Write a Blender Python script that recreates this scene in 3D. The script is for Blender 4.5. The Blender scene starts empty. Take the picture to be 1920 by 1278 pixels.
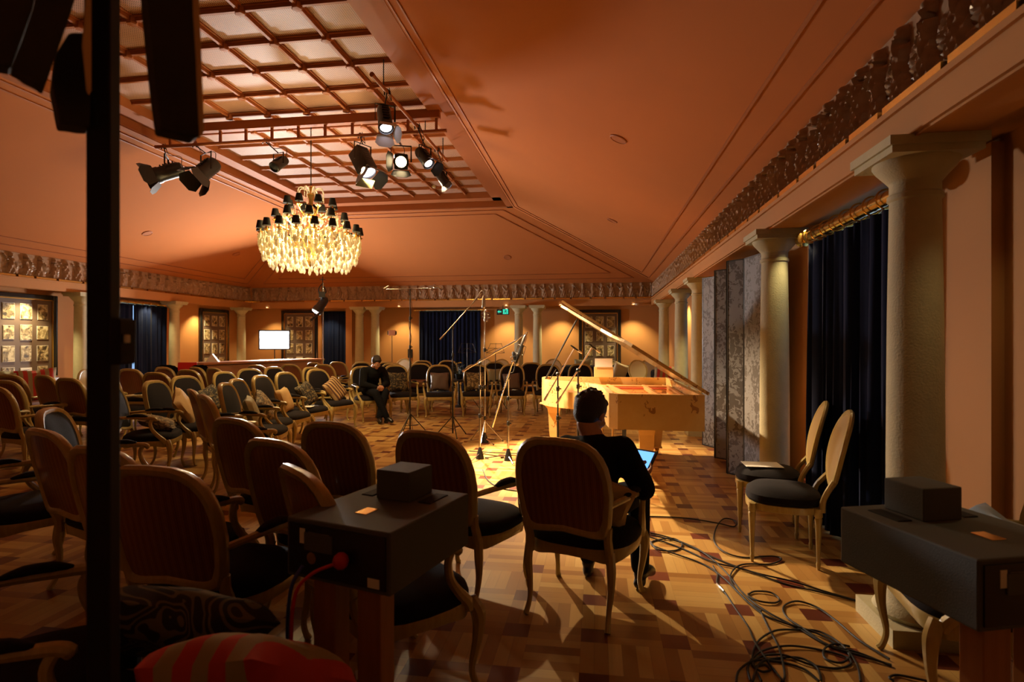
import bpy, bmesh, math, random
from mathutils import Vector, Matrix
random.seed(7)
sc = bpy.context.scene
PI = math.pi
# ---------------------------------------------------------------- camera (level, 1.5 m up, turned 8.5 deg left of the room's long axis)
TH = math.radians(8.48); FPX = 1060.0; EYE = 1.5; HOR = 639.0
cs, sn = math.cos(TH), math.sin(TH)
cam = bpy.data.cameras.new('camera'); cam.sensor_width = 36; cam.lens = FPX / 1920 * 36
cam.clip_start = .05; cam.clip_end = 80
cam.dof.use_dof = True; cam.dof.focus_distance = 6.5; cam.dof.aperture_fstop = 3.2
camo = bpy.data.objects.new('camera', cam); sc.collection.objects.link(camo)
camo.location = (0, 0, EYE); camo.rotation_euler = (PI / 2, 0, TH); sc.camera = camo
# ---------------------------------------------------------------- world, exposure, lights
w = bpy.data.worlds.new('world'); sc.world = w; w.use_nodes = True
w.node_tree.nodes['Background'].inputs[0].default_value = (.12, .06, .03, 1)
w.node_tree.nodes['Background'].inputs[1].default_value = .03
sc.view_settings.view_transform = 'Standard'; sc.view_settings.look = 'None'
sc.view_settings.exposure = 0.0; sc.view_settings.gamma = 1; sc.view_settings.use_curve_mapping = False
sc.cycles.use_denoising = True
sc.cycles.max_bounces = 6; sc.cycles.diffuse_bounces = 2; sc.cycles.glossy_bounces = 3
sc.cycles.transmission_bounces = 4; sc.cycles.transparent_max_bounces = 6
sc.cycles.sample_clamp_indirect = 4; sc.cycles.caustics_reflective = False; sc.cycles.caustics_refractive = False
def light(kind, name, loc, power, color, target=None, **kw):
    l = bpy.data.lights.new(name, kind); l.energy = power; l.color = color
    for k, v in kw.items(): setattr(l, k, v)
    o = bpy.data.objects.new(name, l); sc.collection.objects.link(o); o.location = loc
    if target is not None:
        o.rotation_euler = (Vector(target) - Vector(loc)).to_track_quat('-Z', 'Y').to_euler()
    return o
WARM = (1, .79, .38); TUNG = (1, .72, .42); COOL = (.86, .9, 1.0)
# led panel on a stand behind the bar
LEDP = Vector((-8.35, 13.75, 1.53))
light('AREA', 'led_panel_light', LEDP + Vector((.09, -.16, .0)), 440, (1.0, .93, .86), target=(1.0, 3.6, 3.2), shape='RECTANGLE', size=.7, size_y=.48)
# theatre spots on the truss, aimed at the stage
light('SPOT', 'stage_spot_light', (-2.45, 9.35, 3.85), 3400, TUNG, target=(-.1, 7.0, .4), spot_size=math.radians(48), spot_blend=.5, shadow_soft_size=.06)
light('SPOT', 'stage_spot_light', (-2.5, 8.75, 4.05), 2000, TUNG, target=(.7, 5.0, .3), spot_size=math.radians(42), spot_blend=.7, shadow_soft_size=.06)
light('SPOT', 'stage_spot_light', (-2.65, 6.75, 3.85), 3400, TUNG, target=(-.6, 7.0, .3), spot_size=math.radians(46), spot_blend=.7, shadow_soft_size=.06)
light('SPOT', 'stage_spot_light', (-3.35, 7.75, 4.0), 1300, TUNG, target=(-.3, 9.4, .0), spot_size=math.radians(52), spot_blend=.7, shadow_soft_size=.06)
light('SPOT', 'stage_spot_light', (-2.86, 7.78, 4.12), 700, TUNG, target=(.3, 2.6, .6), spot_size=math.radians(52), spot_blend=.8, shadow_soft_size=.08)
# chandelier bulbs
CH = Vector((-4.45, 8.35, 0))
for k in range(6):
    a = k * PI / 3
    light('POINT', 'chandelier_bulb_light', (CH.x + .5 * math.cos(a), CH.y + .5 * math.sin(a), 3.02), 70, (1, .72, .33), shadow_soft_size=.12)
light('POINT', 'chandelier_bulb_light', (CH.x, CH.y, 3.45), 40, (1, .74, .38), shadow_soft_size=.1)
# recessed downlights washing the walls: (x, y, power)
DOWN = [(-1.0, 15.98, 34), (1.02, 15.98, 34), (-2.55, 15.98, 34), (-5.75, 15.98, 30), (-9.95, 15.98, 22), (-8.1, 15.98, 14),
        (-10.66, 14.2, 34), (-10.66, 15.6, 30), (-10.66, 9.35, 38), (-10.66, 12.3, 14), (1.77, 5.22, 16), (1.77, 10.3, 30), (1.77, 12.9, 30), (1.8, 7.6, 16), (1.8, 2.6, 4)]
for x, y, p in DOWN:
    light('SPOT', 'downlight_lamp', (x, y, 2.47), p * (4.2 if y > 9 else 1.5), WARM, target=(x + (.12 if x > 1.5 else (-.12 if x < -10.2 else 0)), y + (.22 if y > 15.8 else 0), 0),
          spot_size=math.radians(100), spot_blend=.7, shadow_soft_size=.03)
# ---------------------------------------------------------------- measuring helpers
def P(px, py, d):
    xc = (px - 960) / FPX * d
    return Vector((xc * cs - d * sn, xc * sn + d * cs, EYE - (py - HOR) / FPX * d))
def PX(px, d, z=0.0):
    v = P(px, HOR, d); v.z = z; return v
def PF(px, py, z=0.0):
    return PX(px, (EYE - z) * FPX / (py - HOR), z)
# ---------------------------------------------------------------- mesh helpers
def NB(): return bmesh.new()
def obj(name, bm, m=None, parent=None, smooth=False, mats=None):
    me = bpy.data.meshes.new(name); bmesh.ops.recalc_face_normals(bm, faces=bm.faces); bm.to_mesh(me); bm.free()
    for mm in (mats or [m]):
        if mm: me.materials.append(mm)
    if smooth:
        for p in me.polygons: p.use_smooth = True
        try: me.set_sharp_from_angle(angle=math.radians(42))
        except Exception: pass
    o = bpy.data.objects.new(name, me); sc.collection.objects.link(o)
    if parent: o.parent = parent
    return o
def tag(o, label, cat, group=None, kind=None):
    o['label'] = label; o['category'] = cat
    if group: o['group'] = group
    if kind: o['kind'] = kind
    return o
def thing(name, label, cat, loc=(0, 0, 0), rz=0, group=None):
    o = bpy.data.objects.new(name, None); sc.collection.objects.link(o); o.empty_display_size = .1
    o.location = loc; o.rotation_euler = (0, 0, rz)
    return tag(o, label, cat, group)
def struct(name, bm, m, mats=None, smooth=False):
    o = obj(name, bm, m, mats=mats, smooth=smooth); o['kind'] = 'structure'; return o
def box(bm, c, s, rot=None, mi=0):
    M = Matrix.Translation(c)
    if rot is not None: M = M @ (rot.to_4x4() if isinstance(rot, Matrix) else Matrix.Rotation(rot, 4, 'Z'))
    M = M @ Matrix.Diagonal((s[0], s[1], s[2], 1))
    r = bmesh.ops.create_cube(bm, size=1, matrix=M)
    if mi:
        for f in {f for v in r['verts'] for f in v.link_faces}: f.material_index = mi
    return r['verts']
def bbox(bm, c, s, rot=None, bev=.01, seg=2):
    vs = box(bm, c, s, rot)
    es = list({e for v in vs for e in v.link_edges})
    bmesh.ops.bevel(bm, geom=es, offset=bev, segments=seg, affect='EDGES', profile=.5)
def tube(bm, pts, r, seg=8, cap=True, squash=None, mi=0):
    pts = [Vector(p) for p in pts]; n = len(pts)
    rs = r if isinstance(r, (list, tuple)) else [r] * n
    rings = []; up = None
    for i, p in enumerate(pts):
        t = (pts[min(i + 1, n - 1)] - pts[max(i - 1, 0)])
        if t.length < 1e-9: t = Vector((0, 0, 1))
        t.normalize()
        if up is None:
            a = Vector((0, 0, 1)) if abs(t.z) < .9 else Vector((0, 1, 0))
            u = t.cross(a).normalized()
        else:
            u = (up - t * up.dot(t))
            u = u.normalized() if u.length > 1e-6 else t.orthogonal().normalized()
        up = u; v = t.cross(u)
        sq = squash or (1, 1)
        rings.append([bm.verts.new(p + (u * math.cos(2 * PI * k / seg) * sq[0] + v * math.sin(2 * PI * k / seg) * sq[1]) * rs[i]) for k in range(seg)])
    for a, b in zip(rings, rings[1:]):
        for k in range(seg):
            f = bm.faces.new((a[k], a[(k + 1) % seg], b[(k + 1) % seg], b[k])); f.material_index = mi
    if cap:
        for rg in (rings[0], rings[-1]):
            f = bm.faces.new(rg); f.material_index = mi
def spline(pts, n=6):
    """Catmull-Rom through the points"""
    pts = [Vector(p) for p in pts]; out = []
    for i in range(len(pts) - 1):
        p0 = pts[max(i - 1, 0)]; p1 = pts[i]; p2 = pts[i + 1]; p3 = pts[min(i + 2, len(pts) - 1)]
        for k in range(n):
            t = k / n
            out.append(.5 * ((2 * p1) + (p2 - p0) * t + (2 * p0 - 5 * p1 + 4 * p2 - p3) * t * t + (3 * p1 - p0 - 3 * p2 + p3) * t ** 3))
    out.append(pts[-1]); return out
def lerpr(rs, n=6):
    out = []
    for a, b in zip(rs, rs[1:]): out += [a + (b - a) * k / n for k in range(n)]
    return out + [rs[-1]]
def stube(bm, pts, rs, n=5, seg=8, **k): tube(bm, spline(pts, n), lerpr(rs, n), seg, **k)
def lathe(bm, prof, seg=20, c=(0, 0, 0), M=None, mi=0):
    rings = []
    for r, z in prof:
        ring = []
        for k in range(seg):
            v = Vector((r * math.cos(2 * PI * k / seg), r * math.sin(2 * PI * k / seg), z))
            if M is not None: v = M @ v
            ring.append(bm.verts.new(v + Vector(c)))
        rings.append(ring)
    for a, b in zip(rings, rings[1:]):
        for k in range(seg):
            f = bm.faces.new((a[k], a[(k + 1) % seg], b[(k + 1) % seg], b[k])); f.material_index = mi
    for rg in (rings[0], rings[-1]):
        if (rg[0].co - rg[seg // 2].co).length > 1e-5: bm.faces.new(rg).material_index = mi
def ball(bm, c, r, sub=2, s=(1, 1, 1), rot=None):
    M = Matrix.Translation(c)
    if rot is not None: M = M @ rot.to_4x4()
    M = M @ Matrix.Diagonal((s[0], s[1], s[2], 1))
    bmesh.ops.create_icosphere(bm, subdivisions=sub, radius=r, matrix=M)
def prism(bm, outline, z0, z1, M=None):
    a = []; b = []
    for x, y in outline:
        p, q = Vector((x, y, z0)), Vector((x, y, z1))
        if M is not None: p, q = M @ p, M @ q
        a.append(bm.verts.new(p)); b.append(bm.verts.new(q))
    n = len(a)
    bm.faces.new(a); bm.faces.new(b)
    for i in range(n): bm.faces.new((a[i], a[(i + 1) % n], b[(i + 1) % n], b[i]))
def quad(bm, pts, mi=0):
    f = bm.faces.new([bm.verts.new(p) for p in pts]); f.material_index = mi; return f
def pillow(bm, w, h, t, n=12, M=None):
    """square scatter cushion with pinched corners, lying in XZ, thickness along Y"""
    for s in (1, -1):
        g = []
        for i in range(n + 1):
            row = []
            for j in range(n + 1):
                u = 2 * i / n - 1; v = 2 * j / n - 1
                e = max(0, (1 - u ** 4) * (1 - v ** 4)) ** .5
                k = 1 - .10 * (1 - abs(u * v)) * max(abs(u), abs(v)) ** 6
                p = Vector((u * w / 2 * k, s * t / 2 * e * (1 + .06 * math.sin(7 * u + 3 * v)), v * h / 2 * k))
                row.append(bm.verts.new(M @ p if M is not None else p))
            g.append(row)
        for i in range(n):
            for j in range(n): bm.faces.new((g[i][j], g[i + 1][j], g[i + 1][j + 1], g[i][j + 1]))
    bmesh.ops.remove_doubles(bm, verts=bm.verts, dist=1e-4)
def copy_tree(o, parent=None):
    c = o.copy(); sc.collection.objects.link(c); c.parent = parent
    for ch in list(o.children): copy_tree(ch, c)
    return c
# ---------------------------------------------------------------- materials
def mat(name, col, rough=.6, metal=0, spec=.5, noise=0, nscale=8, bump=0, bscale=60, coat=0, emit=None, estr=0, trans=0, sheen=0, alpha=1, coords='Object'):
    m = bpy.data.materials.new(name); m.use_nodes = True; nt = m.node_tree; b = nt.nodes['Principled BSDF']
    b.inputs['Base Color'].default_value = (*col, 1); b.inputs['Roughness'].default_value = rough
    b.inputs['Metallic'].default_value = metal; b.inputs['Specular IOR Level'].default_value = spec
    b.inputs['Coat Weight'].default_value = coat; b.inputs['Coat Roughness'].default_value = .08
    b.inputs['Sheen Weight'].default_value = sheen; b.inputs['Transmission Weight'].default_value = trans
    b.inputs['Alpha'].default_value = alpha
    if emit: b.inputs['Emission Color'].default_value = (*emit, 1); b.inputs['Emission Strength'].default_value = estr
    tc = nt.nodes.new('ShaderNodeTexCoord')
    if noise:
        n = nt.nodes.new('ShaderNodeTexNoise'); n.inputs['Scale'].default_value = nscale; n.inputs['Detail'].default_value = 5
        nt.links.new(tc.outputs[coords], n.inputs['Vector'])
        mx = nt.nodes.new('ShaderNodeMix'); mx.data_type = 'RGBA'
        mx.inputs[6].default_value = (*[c * (1 - noise) for c in col], 1); mx.inputs[7].default_value = (*[min(1, c * (1 + noise)) for c in col], 1)
        nt.links.new(n.outputs['Fac'], mx.inputs[0]); nt.links.new(mx.outputs[2], b.inputs['Base Color'])
    if bump:
        n2 = nt.nodes.new('ShaderNodeTexNoise'); n2.inputs['Scale'].default_value = bscale; n2.inputs['Detail'].default_value = 4
        nt.links.new(tc.outputs[coords], n2.inputs['Vector'])
        bp = nt.nodes.new('ShaderNodeBump'); bp.inputs['Strength'].default_value = bump; bp.inputs['Distance'].default_value = .01
        nt.links.new(n2.outputs['Fac'], bp.inputs['Height']); nt.links.new(bp.outputs[0], b.inputs['Normal'])
    return m
class NT:
    def __init__(s, m): s.nt = m.node_tree; s.b = s.nt.nodes['Principled BSDF']
    def tc(s, out='Object'): return s.nt.nodes.new('ShaderNodeTexCoord').outputs[out]
    def sep(s, v):
        n = s.nt.nodes.new('ShaderNodeSeparateXYZ'); s.nt.links.new(v, n.inputs[0]); return n.outputs
    def comb(s, x, y, z=0.0):
        n = s.nt.nodes.new('ShaderNodeCombineXYZ')
        for i, v in enumerate((x, y, z)): s._in(n.inputs[i], v)
        return n.outputs[0]
    def _in(s, sock, v):
        if isinstance(v, bpy.types.NodeSocket): s.nt.links.new(v, sock)
        else: sock.default_value = v
    def m(s, op, a, b=0.0, c=0.0):
        n = s.nt.nodes.new('ShaderNodeMath'); n.operation = op
        s._in(n.inputs[0], a); s._in(n.inputs[1], b); s._in(n.inputs[2], c); return n.outputs[0]
    def mix(s, f, a, b):
        n = s.nt.nodes.new('ShaderNodeMix'); n.data_type = 'RGBA'
        s._in(n.inputs[0], f)
        for sock, v in ((n.inputs[6], a), (n.inputs[7], b)):
            if isinstance(v, bpy.types.NodeSocket): s.nt.links.new(v, sock)
            else: sock.default_value = (*v, 1)
        return n.outputs[2]
    def noise(s, v, scale, detail=4, out='Fac', dist=0):
        n = s.nt.nodes.new('ShaderNodeTexNoise'); n.inputs['Scale'].default_value = scale; n.inputs['Detail'].default_value = detail
        n.inputs['Distortion'].default_value = dist
        s.nt.links.new(v, n.inputs['Vector']); return n.outputs[out]
    def white(s, v):
        n = s.nt.nodes.new('ShaderNodeTexWhiteNoise'); s.nt.links.new(v, n.inputs['Vector']); return n.outputs['Value']
    def mapping(s, v, sc_=(1, 1, 1), loc=(0, 0, 0), rot=(0, 0, 0)):
        n = s.nt.nodes.new('ShaderNodeMapping'); s.nt.links.new(v, n.inputs[0])
        n.inputs['Scale'].default_value = sc_; n.inputs['Location'].default_value = loc; n.inputs['Rotation'].default_value = rot; return n.outputs[0]
    def color(s, c): s.nt.links.new(c, s.b.inputs['Base Color'])
    def ramp(s, f, stops):
        n = s.nt.nodes.new('ShaderNodeValToRGB'); s._in(n.inputs[0], f); e = n.color_ramp.elements
        while len(e) < len(stops): e.new(.5)
        for i, (p, c) in enumerate(stops): e[i].position = p; e[i].color = (*c, 1)
        return n.outputs[0]
M = {}
M['plaster'] = mat('terracotta_plaster', (.53, .25, .09), .7, spec=.25, noise=.05, nscale=3)
M['ceil'] = mat('ceiling_plaster', (.50, .173, .053), .85, spec=.2, noise=.04, nscale=2)
M['trimp'] = mat('trim_paint', (.40, .13, .042), .6)
M['groove'] = mat('groove_paint', (.3, .07, .02), .6)
M['stone'] = mat('column_stone', (.52, .47, .30), .75, noise=.12, nscale=14, bump=.25, bscale=90)
M['gold'] = mat('gold_leaf', (.85, .52, .14), .25, metal=1)
M['brass'] = mat('polished_brass', (.9, .6, .18), .18, metal=1)
M['black'] = mat('black_metal', (.012, .012, .013), .4, spec=.5)
M['blackm'] = mat('matte_black', (.01, .01, .01), .75, spec=.3)
M['chrome'] = mat('chrome', (.75, .75, .78), .15, metal=1)
M['steel'] = mat('brushed_steel', (.5, .48, .46), .3, metal=1)
M['white'] = mat('white_paper', (.85, .82, .76), .7)
M['blackfab'] = mat('black_velvet', (.011, .008, .010), .9, spec=.2, sheen=.02, bump=.2, bscale=150, noise=.2, nscale=20)
M['navy'] = mat('navy_velvet', (.005, .011, .045), .9, spec=.15, sheen=.03, noise=.3, nscale=6)
M['frameblk'] = mat('black_lacquer', (.008, .008, .008), .2, coat=.6)
M['cream'] = mat('cream_fabric', (.72, .62, .42), .8, bump=.15, bscale=120)
M['leather'] = mat('brown_leather', (.14, .05, .02), .4)
M['grey'] = mat('grey_case_paint', (.085, .09, .08), .7, bump=.2, bscale=300)
M['screenblk'] = mat('panel_black', (.012, .012, .012), .35)
M['red'] = mat('red_plastic', (.6, .02, .015), .35)
M['blue'] = mat('blue_plastic', (.03, .05, .4), .4)
M['rubber'] = mat('cable_rubber', (.012, .011, .010), .55)
M['skin'] = mat('skin', (.55, .27, .17), .5, noise=.06, nscale=20)
M['hair'] = mat('dark_hair', (.022, .013, .009), .55, noise=.4, nscale=60, bump=.9, bscale=130)
M['cloth'] = mat('black_clothing', (.007, .007, .008), .95, spec=.15, bump=.3, bscale=30)
M['cloth2'] = mat('dark_trousers', (.008, .009, .013), .9, spec=.15, bump=.3, bscale=30)
M['shoe'] = mat('black_shoe_leather', (.01, .01, .01), .3)
# gilt-cream wood of the chairs
m = mat('chair_wood', (.5, .33, .13), .32, coat=.35); n = NT(m); v = n.mapping(n.tc(), (9, 9, 1.6))
n.color(n.mix(n.noise(v, 5, 5, dist=.6), (.34, .23, .06), (.58, .44, .17))); M['chairwood'] = m
# vertical fine stripes on the chair's outer back
m = mat('striped_back_fabric', (.2, .06, .03), .4, coat=.25); n = NT(m); o_ = n.sep(n.tc())
st = n.m('SINE', n.m('MULTIPLY', o_[0], 620)); st2 = n.m('SINE', n.m('MULTIPLY', o_[0], 177))
f = n.m('MULTIPLY_ADD', n.m('ADD', st, st2), .25, .5)
n.color(n.mix(f, (.15, .035, .014), (.30, .12, .05))); M['stripe'] = m
# parquet: 0.4 m repeat, dark squares at the nodes, planks between
m = mat('parquet', (.5, .3, .1), .24, spec=.3); n = NT(m); o_ = n.sep(n.tc())
cell = .4; u = n.m('DIVIDE', n.m('ADD', o_[0], 20 - .39 + .067), cell); v = n.m('DIVIDE', n.m('ADD', o_[1], 20 - 3.31 + .067), cell)
fu = n.m('FRACT', u); fv = n.m('FRACT', v); iu = n.m('FLOOR', u); iv = n.m('FLOOR', v)
a = n.m('LESS_THAN', fu, 1 / 3); b_ = n.m('LESS_THAN', fv, 1 / 3)
dark = n.m('MULTIPLY', a, b_)
chk = n.m('MODULO', n.m('ADD', iu, iv), 2)
# strips: index inside the cell
su = n.m('FLOOR', n.m('MULTIPLY', fu, 6)); sv = n.m('FLOOR', n.m('MULTIPLY', fv, 6))
vert = n.m('MAXIMUM', n.m('MULTIPLY', a, n.m('SUBTRACT', 1, b_)), n.m('MULTIPLY', n.m('SUBTRACT', 1, n.m('MAXIMUM', a, b_)), chk))
idx = n.m('ADD', n.m('MULTIPLY', vert, su), n.m('MULTIPLY', n.m('SUBTRACT', 1, vert), n.m('ADD', sv, 11)))
key = n.comb(n.m('ADD', iu, n.m('MULTIPLY', idx, 7.31)), iv, n.m('ADD', n.m('MULTIPLY', a, 3.3), n.m('MULTIPLY', b_, 5.7)))
rnd = n.white(key)
col = n.ramp(rnd, [(0, (.30, .13, .03)), (.35, (.47, .25, .07)), (.7, (.60, .36, .11)), (1, (.70, .47, .17))])
gv = n.mix(vert, n.comb(n.m('MULTIPLY', o_[0], 3), n.m('MULTIPLY', o_[1], 60)), n.comb(n.m('MULTIPLY', o_[0], 60), n.m('MULTIPLY', o_[1], 3)))
gr = n.noise(gv, 1.5, 4)
col = n.mix(n.m('MULTIPLY', gr, .35), col, (.33, .17, .05))
dk = n.mix(n.white(n.comb(iu, iv, 2.2)), (.10, .022, .010), (.20, .05, .022))
col = n.mix(dark, col, dk)
fe = n.m('MULTIPLY', fu, 6); ge = n.m('MULTIPLY', fv, 6)
def edge(x): return n.m('LESS_THAN', n.m('MINIMUM', n.m('FRACT', x), n.m('SUBTRACT', 1, n.m('FRACT', x))), .022)
eu = edge(fe); ev = edge(ge)
seam = n.m('MULTIPLY', n.m('MAXIMUM', n.m('MULTIPLY', vert, eu), n.m('MULTIPLY', n.m('SUBTRACT', 1, vert), ev)), n.m('SUBTRACT', 1, dark))
e3 = n.m('MAXIMUM', edge(n.m('MULTIPLY', fu, 3)), edge(n.m('MULTIPLY', fv, 3)))
seam = n.m('MAXIMUM', n.m('MULTIPLY', seam, .35), n.m('MULTIPLY', e3, .0))
col = n.mix(seam, col, (.12, .05, .015)); n.color(col)
rn = n.m('MULTIPLY_ADD', n.noise(n.tc(), 1.7, 3), .16, .27); n.nt.links.new(rn, n.b.inputs['Roughness']); M['floor'] = m
# perforated acoustic panel
m = mat('perforated_panel', (.5, .28, .2), .55); n = NT(m); o_ = n.sep(n.tc())
px_ = n.m('SUBTRACT', n.m('FRACT', n.m('MULTIPLY', o_[0], 40)), .5); py_ = n.m('SUBTRACT', n.m('FRACT', n.m('MULTIPLY', o_[1], 40)), .5)
dd = n.m('SQRT', n.m('ADD', n.m('MULTIPLY', px_, px_), n.m('MULTIPLY', py_, py_)))
n.color(n.mix(n.m('LESS_THAN', dd, .27), (.56, .32, .23), (.05, .015, .008))); M['perf'] = m
# relief frieze
m = mat('frieze_relief', (.36, .2, .14), .32, coat=.15); n = NT(m)
n.color(n.mix(n.noise(n.tc(), 22, 5), (.22, .12, .06), (.52, .35, .23))); M['frieze'] = m
# damask screen
m = mat('damask_panel', (.15, .13, .12), .6, sheen=.3); n = NT(m); v = n.tc()
vv = n.mapping(v, (1, 1, .6)); a = n.noise(vv, 4.5, 2, dist=1.4); b_ = n.noise(v, 15, 2, dist=1.8)
f = n.m('GREATER_THAN', n.m('ADD', n.m('MULTIPLY', a, .5), n.m('MULTIPLY', b_, .6)), .565)
n.color(n.mix(f, (.19, .185, .195), (.05, .035, .03))); M['damask'] = m
# burl maple
m = mat('burl_maple', (.8, .52, .2), .25, coat=.7); n = NT(m); v = n.tc()
a = n.noise(v, 2.3, 5, dist=1.6); b_ = n.noise(v, 30, 4); sp = n.m('MULTIPLY', n.m('SMOOTH_MIN', n.m('GREATER_THAN', n.noise(v, 16, 4, dist=1.8), .57), 1, .1), n.m('GREATER_THAN', n.noise(v, 3.4, 2), .54))
c = n.mix(a, (.72, .42, .13), (.9, .66, .32)); c = n.mix(n.m('MULTIPLY', b_, .4), c, (.70, .40, .13)); n.color(n.mix(n.m('MULTIPLY', sp, .75), c, (.28, .09, .02))); M['burl'] = m
m = mat('bar_wood', (.42, .16, .06), .35, coat=.3); n = NT(m); v = n.mapping(n.tc(), (1, 1, 6)); n.color(n.mix(n.noise(v, 3, 5), (.30, .10, .035), (.52, .21, .08))); M['barwood'] = m
m = mat('warm_wood', (.42, .18, .06), .5); n = NT(m); v = n.mapping(n.tc(), (12, 12, 1)); n.color(n.mix(n.noise(v, 3, 5), (.30, .11, .035), (.5, .23, .08))); M['wood'] = m
M['planks'] = mat('weathered_plank', (.03, .024, .014), .8, noise=.5, nscale=9, bump=.5, bscale=25)
M['litwood'] = mat('lit_timber', (.8, .5, .2), .7, noise=.2, nscale=12)  # timber tone brightened so the light on the board's side is in the colour
def patt(name, c1, c2, scale=16, thr=.52, dist=2.0, rough=.75):
    m = mat(name, c1, rough); n = NT(m); n.color(n.mix(n.m('GREATER_THAN', n.noise(n.tc(), scale, 2, dist=dist), thr), c1, c2)); return m
def strp(name, c1, c2, freq, ax=0, rough=.75):
    m = mat(name, c1, rough); n = NT(m); o_ = n.sep(n.tc()); n.color(n.mix(n.m('GREATER_THAN', n.m('SINE', n.m('MULTIPLY', o_[ax], freq)), 0), c1, c2)); return m
M['c_pattern'] = patt('black_gold_damask', (.02, .016, .012), (.22, .16, .07), 17, .55)
M['c_foil'] = patt('mottled_gilt', (.09, .06, .03), (.33, .24, .12), 12, .5)
M['c_beige'] = mat('beige_linen', (.58, .38, .16), .8, bump=.3, bscale=60)
M['c_stripe'] = strp('brown_stripe', (.50, .33, .15), (.09, .035, .02), 95)
M['c_red'] = strp('red_stripe', (.55, .04, .03), (.36, .28, .15), 52, 0)
M['c_grey'] = mat('grey_brown_satin', (.12, .08, .07), .4, bump=.3, bscale=20)
M['c_olive'] = mat('olive_satin', (.30, .28, .17), .5)
m = mat('swirl_lines', (.02, .018, .012), .75); n = NT(m); q_ = n.noise(n.tc(), 5, 1, dist=1.2); n.color(n.mix(n.m('GREATER_THAN', n.m('SINE', n.m('MULTIPLY', q_, 75)), .35), (.012, .010, .008), (.14, .11, .05))); M['c_lines'] = m
M['c_blue'] = mat('pale_blue_satin', (.22, .27, .30), .4)
m = mat('crystal', (.95, .93, .85), .08, spec=.8); n = NT(m)
tr = n.nt.nodes.new('ShaderNodeBsdfTranslucent'); tr.inputs[0].default_value = (1, .93, .75, 1)
ms = n.nt.nodes.new('ShaderNodeMixShader'); ms.inputs[0].default_value = .7
n.nt.links.new(n.b.outputs[0], ms.inputs[1]); n.nt.links.new(tr.outputs[0], ms.inputs[2]); n.nt.links.new(ms.outputs[0], n.nt.nodes['Material Output'].inputs[0]); M['crystal'] = m
M['bulb'] = mat('lit_bulb', (1, .9, .7), .4, emit=(1, .75, .35), estr=30)
M['lens'] = mat('lit_lens', (1, 1, 1), .2, emit=(1, .74, .38), estr=16)
M['lensw'] = mat('lit_lens_spill', (1, 1, 1), .2, emit=(.95, .9, 1), estr=6)
M['led'] = mat('led_face', (1, 1, 1), .4, emit=(.95, .96, 1), estr=28)
M['dl'] = mat('downlight_glow', (1, 1, 1), .4, emit=(1, .8, .5), estr=12)
M['exit'] = mat('exit_green', (.02, .3, .22), .4, emit=(.03, .75, .5), estr=.9)
M['tan'] = mat('tan_back_panel', (.42, .27, .11), .4, coat=.2)
M['tablet'] = mat('tablet_glow', (.1, .3, .5), .2, emit=(.16, .45, .95), estr=1.6)
M['daylight'] = mat('window_daylight', (.6, .75, 1), .4, emit=(.35, .6, 1), estr=.9)
M['litdoor'] = mat('barn_door_lit', (.7, .7, .72), .5)  # pale version of the black door metal, the lamp's light put into its colour
M['yellowgel'] = mat('gel_sheet', (.42, .36, .06), .5)
# ================================================================ ROOM
XR, XL, YB, YN = 1.5, -10.5, 16.1, -2.6       # inner faces of the frieze band
WR, WL, WB = 2.02, -11.0, 16.5                # the walls behind the colonnades
ZS, ZG, ZF, ZC = 2.5, 2.71, 3.13, 4.84        # soffit, gold ledge, top of frieze, ceiling frame
bm = NB(); quad(bm, [(WL - .1, YN - .5, 0), (WR + .1, YN - .5, 0), (WR + .1, WB + .1, 0), (WL - .1, WB + .1, 0)]); struct('floor', bm, M['floor'])
def wall(name, p, q, z0=0, z1=2.7, t=.12, side=1, m='plaster'):
    bm = NB(); p = Vector((p[0], p[1], 0)); q = Vector((q[0], q[1], 0)); d = q - p; n = Vector((d.y, -d.x, 0)).normalized() * side
    c = (p + q) / 2 + n * t / 2; c.z = (z0 + z1) / 2
    box(bm, c, (d.length, t, z1 - z0), math.atan2(d.y, d.x)); return struct(name, bm, M[m])
# right wall with curtained window bays (window openings at Y 3.6-5.2 and 9.6-11.2)
def wall_with_gaps(name, axis, pos, span, gaps, z_open=2.42, out=1):
    bm = NB(); e = span[0]; t = .14
    def seg(a, b, z0, z1):
        if axis == 'y': box(bm, (pos + out * t / 2, (a + b) / 2, (z0 + z1) / 2), (t, b - a, z1 - z0))
        else: box(bm, ((a + b) / 2, pos + out * t / 2, (z0 + z1) / 2), (b - a, t, z1 - z0))
    for a, b in gaps: seg(e, a, 0, 2.72); seg(a, b, z_open, 2.72); e = b
    seg(e, span[1], 0, 2.72); return struct(name, bm, M['plaster'])
wall_with_gaps('wall_right', 'y', WR, (YN, WB), [(3.95, 5.0), (9.7, 11.1)])
wall_with_gaps('wall_left', 'y', WL, (YN, WB), [(11.75, 13.0)], out=-1)
wall_with_gaps('wall_back', 'x', WB, (WL, WR), [(-8.4, -7.55), (-5.3, -3.4)])
wall('wall_near', (WL, YN), (WR, YN), 0, 4.0)
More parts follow.
